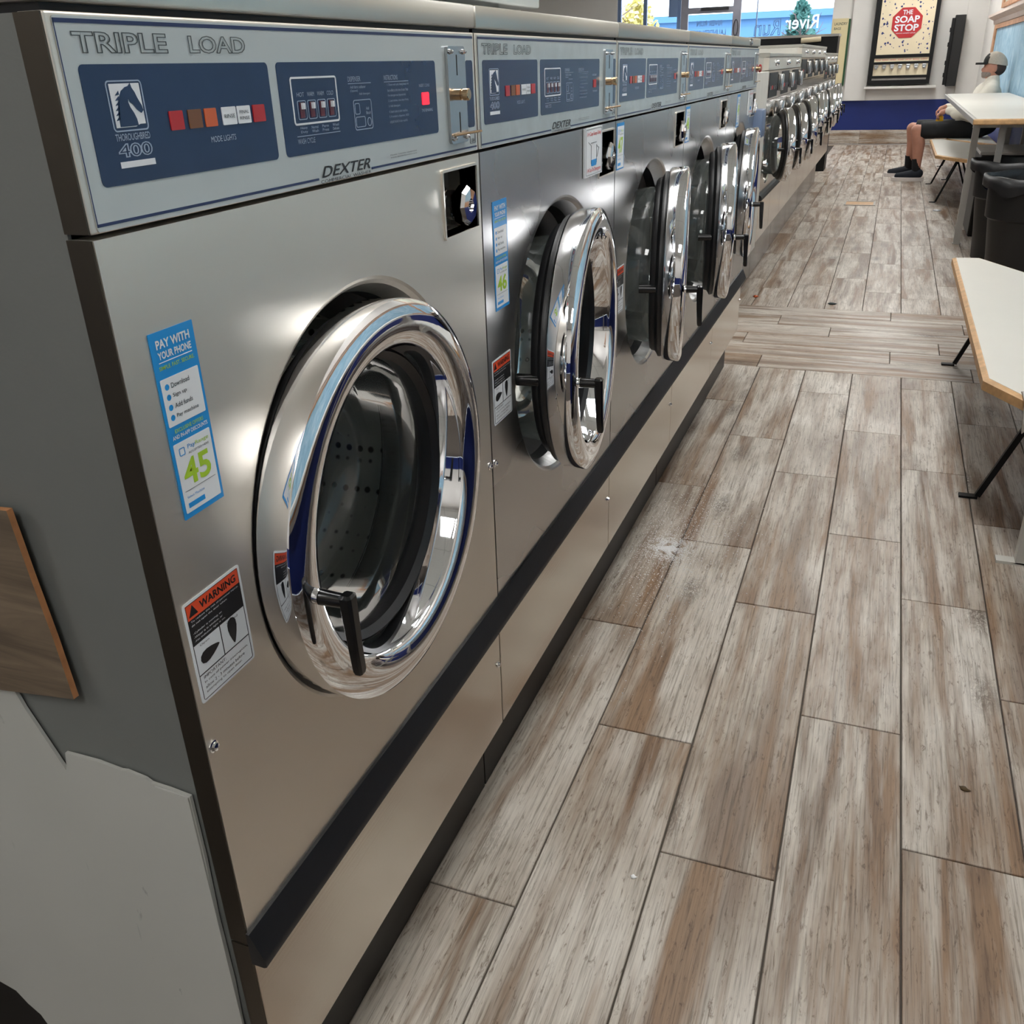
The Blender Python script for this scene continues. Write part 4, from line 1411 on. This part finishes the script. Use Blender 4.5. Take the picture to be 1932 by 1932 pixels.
def make_table(label, loc, length, width, inset0, leg_mat):
    t = thing('folding_table', label, 'table', loc)
    z = 0.915
    obj('table_top', B(0.022, width, 0.022, length, z - 0.034, z + 0.0008), M['laminate'], t)
    bm = bmesh.new()
    box(bm, 0.0, width, 0.0, 0.0215, z - 0.036, z, bev=0.008)
    obj('front_edge', bm, M['oak'], t)
    obj('side_edge', B(0.0, 0.0215, 0.0215, length, z - 0.036, z - 0.0, bev=0.003), M['leg_grey'], t)
    obj('apron', B(0.06, width - 0.05, inset0 - 0.02, inset0 + 0.02, z - 0.10, z - 0.036), M['leg_white'], t)
    for yv, xs in ((inset0, (0.085, width - 0.1)), (inset0 + 1.27, (0.42, 0.55))):
        for x in xs:
            bm = bmesh.new()
            box(bm, x - 0.022, x + 0.022, yv - 0.022, yv + 0.022, 0.004, z - 0.036)
            box(bm, x - 0.03, x + 0.03, yv - 0.03, yv + 0.03, 0.0, 0.006)
            obj('leg', bm, M[leg_mat], t)
    bm = bmesh.new()
    for x in (0.085, width - 0.1):
        box(bm, x - 0.02, x + 0.02, inset0, length - 0.2, z - 0.085, z - 0.04)
    obj('side_rail', bm, M['navy_line'], t)
    return t


ft = make_table('long white folding table with oak front edge, over the black trash cans', (0.493, 7.08, 0), 4.65, 0.62, 0.80, 'leg_grey')
# extra middle leg seen beside the bins
bm = bmesh.new()
box(bm, -0.02, 0.02, -0.02, 0.02, 0.004, 0.879)
obj('leg', bm, M['leg_grey'], ft, loc=(0.205, 0.24, 0))
# the next table along the wall: its end leg and floor bracket stand inside the frame
lt = thing('folding_table', 'white table leg with a floor bracket, beside the near end of the near bench', 'table', (0.46, -1.30, 0))
zt, LT = 0.915, 4.02
obj('table_top', B(0.0, 0.62, 0.02, LT, zt - 0.034, zt, bev=0.003), M['laminate'], lt)
obj('front_edge', B(0.0, 0.62, LT, LT + 0.02, zt - 0.036, zt, bev=0.006), M['oak'], lt)
for yv in (0.5, 3.91):
    for x in (0.045, 0.55):
        bm = bmesh.new()
        box(bm, x - 0.02, x + 0.02, yv - 0.018, yv + 0.018, 0.004, zt - 0.034)
        box(bm, x - 0.068, x + 0.024, yv - 0.018, yv + 0.018, 0.0, 0.008)
        obj('leg', bm, M['leg_white'], lt)


def make_bin(label, loc, s=1.0):
    t = thing('trash_can', label, 'trash can', loc, 'black trash cans under the folding table')
    pr = [(0.0, 0.001), (0.0, 0.20), (0.01, 0.205), (0.40, 0.235), (0.42, 0.262), (0.60, 0.272), (0.605, 0.288), (0.635, 0.292), (0.640, 0.284), (0.62, 0.276), (0.58, 0.264), (0.03, 0.20), (0.03, 0.001)]
    obj('can_body', lathe(bmesh.new(), pr, 0, 0, 40, 'z'), M['bin'], t, smooth=True)
    bm = bmesh.new()
    n = 48
    prev = None
    for k in range(n + 1):
        a = 2 * PI * k / n
        r = 0.297 + 0.006 * math.sin(5 * a) + 0.003 * math.sin(11 * a)
        z1, z0 = 0.652 + 0.004 * math.sin(7 * a), 0.575 + 0.018 * math.sin(4 * a + 1) + 0.01 * math.sin(9 * a)
        ring = [bm.verts.new((r * math.cos(a) * q, r * math.sin(a) * q, z)) for q, z in ((1.0, z0), (1.01, (z0 + z1) / 2), (1.0, z1), (0.95, z1 + 0.002), (0.92, z1 - 0.05))]
        if prev:
            for i in range(4):
                bm.faces.new((prev[i], prev[i + 1], ring[i + 1], ring[i]))
        prev = ring
    obj('bin_liner', bm, M['rubber'], t, smooth='all')
    return t


make_bin('front black trash can, cut by the picture edge behind the near bench', (0.855, 6.35, 0))
make_bin('second black trash can, behind the front one under the table', (0.845, 7.32, 0))
cr = thing('storage_crate', 'low black crate with a grey lid under the far part of the table', 'crate', (0.87, 8.55, 0))
obj('crate_body', B(-0.2, 0.26, -0.33, 0.33, 0, 0.60, bev=0.01), M['bin'], cr)
obj('crate_lid', B(-0.21, 0.27, -0.34, 0.34, 0.60, 0.625, bev=0.006), M['leg_grey'], cr)

# speckled cloth draped over the near bench's end
bm = bmesh.new()
prev = None
NX = 26
for i in range(NX + 1):
    x = 0.436 + 0.20 * i / NX
    f = 0.010 * math.sin(i * 1.1) + 0.006 * math.sin(i * 2.3 + 1)
    drop = 0.315 + 0.02 * math.sin(i * 0.7) + (0.05 if i < 2 else 0)
    if i in (0, NX):
        f *= 0.3
    pts = [(2.76 + f, 0.4515), (2.735, 0.460 + abs(f) * 0.6), (2.70, 0.466 + abs(f) * 0.4), (2.668 - abs(f), 0.452), (2.655 - abs(f) * 1.6, 0.40), (2.660 - abs(f), drop),
           (2.668 - abs(f), drop), (2.674 - abs(f) * 0.6, 0.40), (2.677, 0.449), (2.71, 0.4512), (2.735, 0.4512)]
    ring = [bm.verts.new((x - 0.004 * math.sin(3.1 * q[1] * 10), *q)) for q in pts]
    if prev:
        for k in range(len(ring)):
            j = (k + 1) % len(ring)
            bm.faces.new((prev[k], prev[j], ring[j], ring[k]))
    else:
        bm.faces.new(ring)
    prev = ring
bm.faces.new(prev[::-1])
tag(obj('draped_cloth', bm, M['cloth'], smooth='all'), 'white speckled cloth draped over the near end of the near bench', 'cloth')

# ================================================================== SMALL THINGS ON THE FLOOR
# spilled washing powder
bm = bmesh.new()
random.seed(3)
for k in range(9000):
    if k < 6500:
        a, r = random.uniform(0, 2 * PI), abs(random.gauss(0, 0.055))
        x, y = -0.458 + r * math.cos(a) * 0.75 + 0.004 * math.sin(3 * a), 2.40 + r * math.sin(a) * 0.95
        if math.sin(x * 170 + 2 * math.sin(y * 90)) + math.sin(y * 120) > 0.9:
            continue
        s = random.uniform(0.0007, 0.0018)
    else:
        x, y = -0.44 + random.gauss(0, 0.09), 2.40 + random.gauss(0, 0.26)
        s = random.uniform(0.0008, 0.0024)
        if x < -0.58:
            continue
    h_ = s * random.uniform(0.5, 0.9)
    a0 = random.uniform(0, 6)
    base_ = [bm.verts.new((x + s * math.cos(a0 + j * 2 * PI / 3), y + s * math.sin(a0 + j * 2 * PI / 3), 0.0)) for j in range(3)]
    tp = bm.verts.new((x, y, h_))
    for j in range(3):
        bm.faces.new((base_[j], base_[(j + 1) % 3], tp))
pw = obj('spilled_powder', bm, M['powder'])
tag(pw, 'spilled white washing powder on the plank floor beside the washers', 'powder')
pw['kind'] = 'stuff'


def crumb(name, x, y, s, mt, label, cat, el=1.0):
    bm = bmesh.new()
    bmesh.ops.create_icosphere(bm, subdivisions=2, radius=1.0)
    for v in bm.verts:
        k = 1 + 0.25 * math.sin(5 * v.co.x + 2) + 0.2 * math.sin(7 * v.co.y)
        v.co = Vector((v.co.x * s * k * el, v.co.y * s * k, max(v.co.z, -0.5) * s * 0.5 + s * 0.25))
    o = obj(name, bm, M[mt], smooth='all', loc=(x, y, 0))
    tag(o, label, cat)
    return o


crumb('dry_leaf_bit', 0.303, 1.59, 0.006, 'crumb', 'small dark brown crumb on a plank near the right picture edge', 'crumb', 1.8).rotation_euler = (0, 0, -0.4)
crumb('pink_lint', -0.64, 5.75, 0.016, 'lamp_orange', 'tiny pinkish scrap beside the last near washer', 'scrap')
crumb('grey_lint', -0.19, 5.66, 0.016, 'ink', 'small dark scrap on the planks just past the cross boards', 'scrap', 1.5)
crumb('white_lint', -0.255, 1.165, 0.0045, 'powder', 'white speck of lint on the near planks', 'scrap', 1.4)
crumb('paper_scrap', 0.49, 9.6, 0.022, 'white', 'white scrap of paper under the far bench', 'scrap', 1.5)
hp = thing('floor_hatch', 'rectangular metal cleanout cover set in the far floor planks', 'floor hatch', (-0.19, 10.02, 0.0))
bm = bmesh.new()
for a, b, c, d in ((-0.145, 0.145, -0.14, -0.12), (-0.145, 0.145, 0.12, 0.14), (-0.145, -0.13, -0.12, 0.12), (0.125, 0.145, -0.12, 0.12)):
    box(bm, a, b, c, d, 0.0, 0.006)
obj('hatch_frame', bm, M['leg_grey'], hp)
obj('hatch_plate', B(-0.13, 0.125, -0.12, 0.12, 0.0, 0.003), M['oak'], hp)

# ================================================================== THE SEATED PERSON
def capsule(bm, p0, p1, r0, r1, seg=16):
    p0, p1 = Vector(p0), Vector(p1)
    tube(bm, p0, p1, r0, r1, seg)
    for p, r in ((p0, r0), (p1, r1)):
        bmesh.ops.create_uvsphere(bm, u_segments=seg, v_segments=10, radius=r, matrix=Matrix.Translation(p))


def ball(bm, c, r, rot=None):
    mt = Matrix.Translation(c) @ (rot or Matrix.Identity(4)) @ Matrix.Diagonal((*r, 1))
    bmesh.ops.create_uvsphere(bm, u_segments=20, v_segments=14, radius=1.0, matrix=mt)


def remeshed(name, bm, mt, parent, voxel, smooth=3):
    me = bpy.data.meshes.new('tmp')
    bm.to_mesh(me)
    bm.free()
    o = bpy.data.objects.new('tmp', me)
    COL.objects.link(o)
    r = o.modifiers.new('r', 'REMESH')
    r.mode = 'VOXEL'
    r.voxel_size = voxel
    s = o.modifiers.new('s', 'SMOOTH')
    s.iterations = smooth
    s.factor = 0.5
    dg = bpy.context.evaluated_depsgraph_get()
    m2 = bpy.data.meshes.new_from_object(o.evaluated_get(dg))
    bpy.data.objects.remove(o)
    m2.name = name
    m2.materials.clear()
    m2.materials.append(mt)
    m2.polygons.foreach_set('use_smooth', [True] * len(m2.polygons))
    q = bpy.data.objects.new(name, m2)
    COL.objects.link(q)
    q.parent = parent
    return q


# person coordinates are world coordinates; facing -X
PY = 12.22
pr_ = thing('person', 'seated person in cream sweatshirt, black shorts and beige cap, hands on lap', 'person', (0.85, PY, 0.0))
off = Matrix.Translation((-0.85, -PY, 0))
bm = bmesh.new()
# trunk
ball(bm, (0.93, PY, 0.66), (0.135, 0.17, 0.22))
ball(bm, (0.95, PY, 0.90), (0.11, 0.19, 0.13))
capsule(bm, (0.975, PY, 0.95), (0.965, PY, 1.08), 0.062, 0.058)
# head
ball(bm, (0.965, PY, 1.165), (0.105, 0.078, 0.118))
ball(bm, (0.915, PY, 1.115), (0.065, 0.062, 0.070))
ball(bm, (0.858, PY, 1.135), (0.018, 0.013, 0.022))     # nose
capsule(bm, (0.870, PY, 1.150), (0.880, PY, 1.180), 0.010, 0.012, 8)
ball(bm, (0.872, PY, 1.098), (0.014, 0.026, 0.008))     # mouth
for s in (-1, 1):
    ball(bm, (0.972, PY + s * 0.080, 1.140), (0.020, 0.010, 0.032))   # ears
    ball(bm, (0.885, PY + s * 0.032, 1.163), (0.012, 0.014, 0.008))   # brow and eye
# legs: thigh, shin
LEG = {-1: dict(hip=(0.90, PY - 0.11, 0.545), knee=(0.275, PY - 0.17, 0.535), ank=(0.335, PY - 0.20, 0.11)),
       1: dict(hip=(0.90, PY + 0.11, 0.545), knee=(0.235, PY + 0.20, 0.535), ank=(0.255, PY + 0.24, 0.11))}
for s, L_ in LEG.items():
    capsule(bm, L_['hip'], L_['knee'], 0.085, 0.060)
    k_, a_ = Vector(L_['knee']), Vector(L_['ank'])
    calf = k_.lerp(a_, 0.33) + Vector((0.022, 0, 0))
    capsule(bm, L_['knee'], calf, 0.064, 0.068)
    capsule(bm, calf, a_, 0.068, 0.038)
# arms: shoulder, elbow, wrist
ARM = {-1: dict(sh=(0.955, PY - 0.20, 0.93), el=(0.80, PY - 0.25, 0.70), wr=(0.555, PY - 0.10, 0.735)),
       1: dict(sh=(0.955, PY + 0.20, 0.93), el=(0.78, PY + 0.25, 0.70), wr=(0.545, PY + 0.06, 0.765))}
for s, A_ in ARM.items():
    capsule(bm, A_['sh'], A_['el'], 0.050, 0.042)
    capsule(bm, A_['el'], A_['wr'], 0.040, 0.026)
    w_ = Vector(A_['wr'])
    palm = w_ + Vector((-0.045, 0.0, -0.022))
    capsule(bm, w_, palm, 0.024, 0.030)
    for j in range(4):
        ln = (0.040, 0.046, 0.043, 0.034)[j]
        b0 = palm + Vector((-0.018, s * (-0.028 + 0.018 * j), -0.006))
        b1 = b0 + Vector((-ln * 0.55, 0, -ln * 0.45))
        b2 = b1 + Vector((0.002, 0, -ln * 0.75))
        b3 = b2 + Vector((ln * 0.45, 0, -ln * 0.25))
        capsule(bm, b0, b1, 0.0095, 0.009, 8)
        capsule(bm, b1, b2, 0.009, 0.0085, 8)
        capsule(bm, b2, b3, 0.0085, 0.0075, 8)
    t0 = palm + Vector((0.010, -s * 0.026, -0.012))
    t1 = t0 + Vector((-0.022, -s * 0.010, -0.026))
    t2 = t1 + Vector((-0.008, s * 0.006, -0.026))
    capsule(bm, t0, t1, 0.011, 0.010, 8)
    capsule(bm, t1, t2, 0.010, 0.008, 8)
bm.transform(off)
body = remeshed('body', bm, M['skin'], pr_, 0.0065, 2)
# clothing
bm = bmesh.new()
ball(bm, (0.90, PY, 0.655), (0.205, 0.215, 0.185))
ball(bm, (0.85, PY, 0.62), (0.19, 0.19, 0.145))
ball(bm, (0.94, PY, 0.86), (0.150, 0.215, 0.165))
capsule(bm, (0.965, PY - 0.13, 0.965), (0.965, PY + 0.13, 0.965), 0.075, 0.075)
capsule(bm, (0.975, PY, 0.97), (0.970, PY, 1.035), 0.080, 0.072)
for s, A_ in ARM.items():
    capsule(bm, A_['sh'], A_['el'], 0.082, 0.072)
    e_, w_ = Vector(A_['el']), Vector(A_['wr'])
    capsule(bm, e_, e_.lerp(w_, 0.90), 0.070, 0.043)
    ball(bm, e_.lerp(w_, 0.5) + Vector((0, 0, -0.02)), (0.085, 0.05, 0.058))
bm.transform(off)
shirt = remeshed('sweatshirt', bm, M['shirt'], pr_, 0.009, 3)
bm = bmesh.new()
ball(bm, (0.90, PY, 0.56), (0.20, 0.205, 0.108))
for s, L_ in LEG.items():
    h_, k_ = Vector(L_['hip']), Vector(L_['knee'])
    capsule(bm, h_, h_.lerp(k_, 0.82), 0.096, 0.088)
    tube(bm, h_.lerp(k_, 0.7), h_.lerp(k_, 0.94), 0.093, 0.092, 20)
bm.transform(off)
remeshed('shorts', bm, M['shorts'], pr_, 0.009, 2)
for s, L_ in LEG.items():
    a_ = Vector(L_['ank'])
    bm = bmesh.new()
    k_ = Vector(L_['knee'])
    tube(bm, a_ + Vector((0, 0, -0.04)), a_.lerp(k_, 0.30), 0.044, 0.050, 18)
    bm.transform(off)
    obj('sock', bm, M['sock'], pr_, smooth=True)
    bm = bmesh.new()
    capsule(bm, a_ + Vector((0.025, 0, -0.030)), a_ + Vector((-0.04, 0, -0.040)), 0.052, 0.052)
    capsule(bm, a_ + Vector((-0.03, 0, -0.040)), a_ + Vector((-0.195, 0, -0.058)), 0.052, 0.034)
    capsule(bm, a_ + Vector((0.0, 0, -0.01)), a_ + Vector((-0.02, 0, -0.05)), 0.044, 0.044)
    bm.transform(off)
    sh_ = remeshed('shoe', bm, M['shoe'], pr_, 0.006, 2)
    bm = bmesh.new()
    ol = []
    for k in range(20):
        t = 2 * PI * k / 20
        x_ = -0.085 + 0.175 * math.cos(t)
        wd = 0.060 + 0.006 * math.cos(t + 2.6)
        ol.append((a_.x + x_, a_.y + wd * math.sin(t)))
    prism(bm, ol, 0.0, 0.040, 'xy')
    bm.transform(off)
    obj('sole', bm, M['sole'], sh_)
# cap: beige mesh crown, dark front and brim
def dome(bm, cx, cz, rx, ry, rz, cond, z_cut):
    n, mlat = 36, 14
    grid = {}
    for i in range(mlat + 1):
        ph = (PI / 2) * i / mlat
        for k in range(n):
            th = 2 * PI * k / n
            grid[i, k] = (cx + rx * math.cos(ph) * math.cos(th), PY + ry * math.cos(ph) * math.sin(th), cz + rz * math.sin(ph) - 0.16 * (rx * math.cos(ph) * math.cos(th)))
    vv = {q: bm.verts.new(p) for q, p in grid.items()}
    for i in range(mlat):
        for k in range(n):
            q = (k + 1) % n
            th = 2 * PI * (k + 0.5) / n
            if cond(math.cos(th) * math.cos((PI / 2) * (i + 0.5) / mlat)):
                bm.faces.new((vv[i, k], vv[i, q], vv[i + 1, q], vv[i + 1, k]))


bm = bmesh.new()
dome(bm, 0.972, 1.185, 0.122, 0.092, 0.125, lambda c: c > -0.62, 0)
bm.transform(off)
cap = obj('cap', bm, M['cap_beige'], pr_, smooth='all')
bm = bmesh.new()
dome(bm, 0.9715, 1.185, 0.1225, 0.0925, 0.1255, lambda c: c <= -0.60, 0)
bm.transform(off)
obj('cap_front', bm, M['cap_dark'], cap, smooth='all')
bm = bmesh.new()
pts = [(0.885, PY - 0.075), (0.845, PY - 0.070), (0.805, PY - 0.052), (0.775, PY - 0.02), (0.775, PY + 0.02), (0.805, PY + 0.052), (0.845, PY + 0.070), (0.885, PY + 0.075)]
prism(bm, pts, 1.186, 1.206, 'xy')
bm.transform(off)
obj('cap_brim', bm, M['cap_dark'], cap)
bm = bmesh.new()
ball(bm, (0.992, PY, 1.150), (0.094, 0.081, 0.085))
bm.transform(off)
obj('hair', bm, M['hair'], pr_, smooth='all')
bm = bmesh.new()
ball(bm, (0.914, PY, 1.098), (0.067, 0.064, 0.046))
ball(bm, (0.885, PY, 1.076), (0.034, 0.036, 0.028))
bm.transform(off)
obj('beard', bm, M['beard'], pr_, smooth='all')
# glasses cord over the shoulder
bt = thing('drink_bottle', 'small clear bottle of amber drink held on the lap of the seated person', 'bottle', (0.50, PY - 0.06, 0.622))
obj('bottle_body', lathe(bmesh.new(), [(0.0, 0.001), (0.0, 0.040), (0.05, 0.036), (0.06, 0.022), (0.0605, 0.001)], 0, 0, 20, 'z'), M['juice'], bt, smooth=True)
obj('bottle_neck', lathe(bmesh.new(), [(0.061, 0.022), (0.075, 0.014), (0.095, 0.013), (0.096, 0.001)], 0, 0, 20, 'z'), M['film_white'], bt, smooth=True)

# ================================================================== OUTSIDE THE WINDOWS
g = obj('parking_lot', B(-60, 30, Y_F + 0.2, 90, -0.3, -0.15), M['asphalt'])
g['kind'] = 'structure'
g.name = 'ground_outside'
bl = thing('store_building', 'long light blue store building across the parking lot', 'building', (-10, 62, 0))
obj('wall', B(-22, 30, 0, 12, -0.15, 3.72), M['bldg'], bl)
obj('parapet', B(-22, 30, -0.3, 0, 3.5, 3.85), M['bldg'], bl)


def tree(label, x, y, h, r, mt, n=900, bare=False, conic=False):
    t = thing('tree', label, 'tree', (x, y, -0.15))
    bm = bmesh.new()
    tube(bm, (0, 0, 0), (0, 0, h * 0.6), 0.12, 0.05, 8)
    random.seed(int(x * 10))
    for k in range(14):
        a, z = random.uniform(0, 6.28), h * random.uniform(0.35, 0.7)
        p = Vector((0, 0, z))
        q = p + Vector((math.cos(a) * r * 0.7, math.sin(a) * r * 0.7, h * random.uniform(0.1, 0.25)))
        tube(bm, p, q, 0.035, 0.012, 5)
        for j in range(3):
            s = p.lerp(q, random.uniform(0.4, 1))
            e = s + Vector((random.uniform(-1, 1), random.uniform(-1, 1), random.uniform(0, 1))) * r * 0.35
            tube(bm, s, e, 0.014, 0.006, 4)
    obj('trunk', bm, M['bark'], t)
    if not bare:
        bm = bmesh.new()
        for k in range(n):
            zf = random.uniform(0.12, 1.0)
            rr = r * ((1 - zf) ** 0.5 if conic else math.sqrt(max(0.02, 1 - (2 * zf - 1) ** 2))) * random.uniform(0.3, 1.0)
            a = random.uniform(0, 6.28)
            c = Vector((rr * math.cos(a), rr * math.sin(a), h * zf))
            u = Vector((random.uniform(-1, 1), random.uniform(-1, 1), random.uniform(-1, 1))).normalized() * 0.14
            v = u.orthogonal().normalized() * 0.09
            bm.faces.new([bm.verts.new(c + q) for q in (u, v, -u, -v)])
        f = obj('foliage', bm, mt and M[mt], t)
        f['kind'] = 'stuff'
    return t


tree('teal green conifer outside the right shop window', -2.75, 30, 2.85, 0.75, 'leaf_teal', 1600, conic=True)
tree('low teal shrub tree outside, left of the door', -6.3, 27, 2.25, 0.8, 'leaf_teal', 700)
tree('yellow-green tree outside the left shop window', -9.4, 38, 3.6, 0.9, 'leaf_yellow', 700)
tree('bare branched tree outside, beside the cream wall', -9.9, 34, 4.4, 1.8, 'leaf_yellow', 0, bare=True)
cr_ = thing('parked_car', 'pale pink parked car outside the left shop window', 'car', (-7.2, 31, -0.15))
prof = [(-1.5, 0.35), (-1.5, 0.9), (-1.1, 1.35), (-0.7, 1.95), (0.6, 2.0), (1.1, 1.4), (1.6, 1.2), (1.65, 0.4)]
obj('car_body', prism(bmesh.new(), prof, -0.8, 0.8, 'xz'), M['car'], cr_)
for x in (-0.95, 1.05):
    bm = tube(bmesh.new(), (x, -0.84, 0.33), (x, 0.84, 0.33), 0.33, 0.33, 20)
    obj('wheel', bm, M['black'], cr_)
obj('car_window', prism(bmesh.new(), [(-0.95, 1.4), (-0.6, 1.86), (0.5, 1.9), (0.9, 1.42)], -0.81, -0.79, 'xz'), M['navy'], cr_)
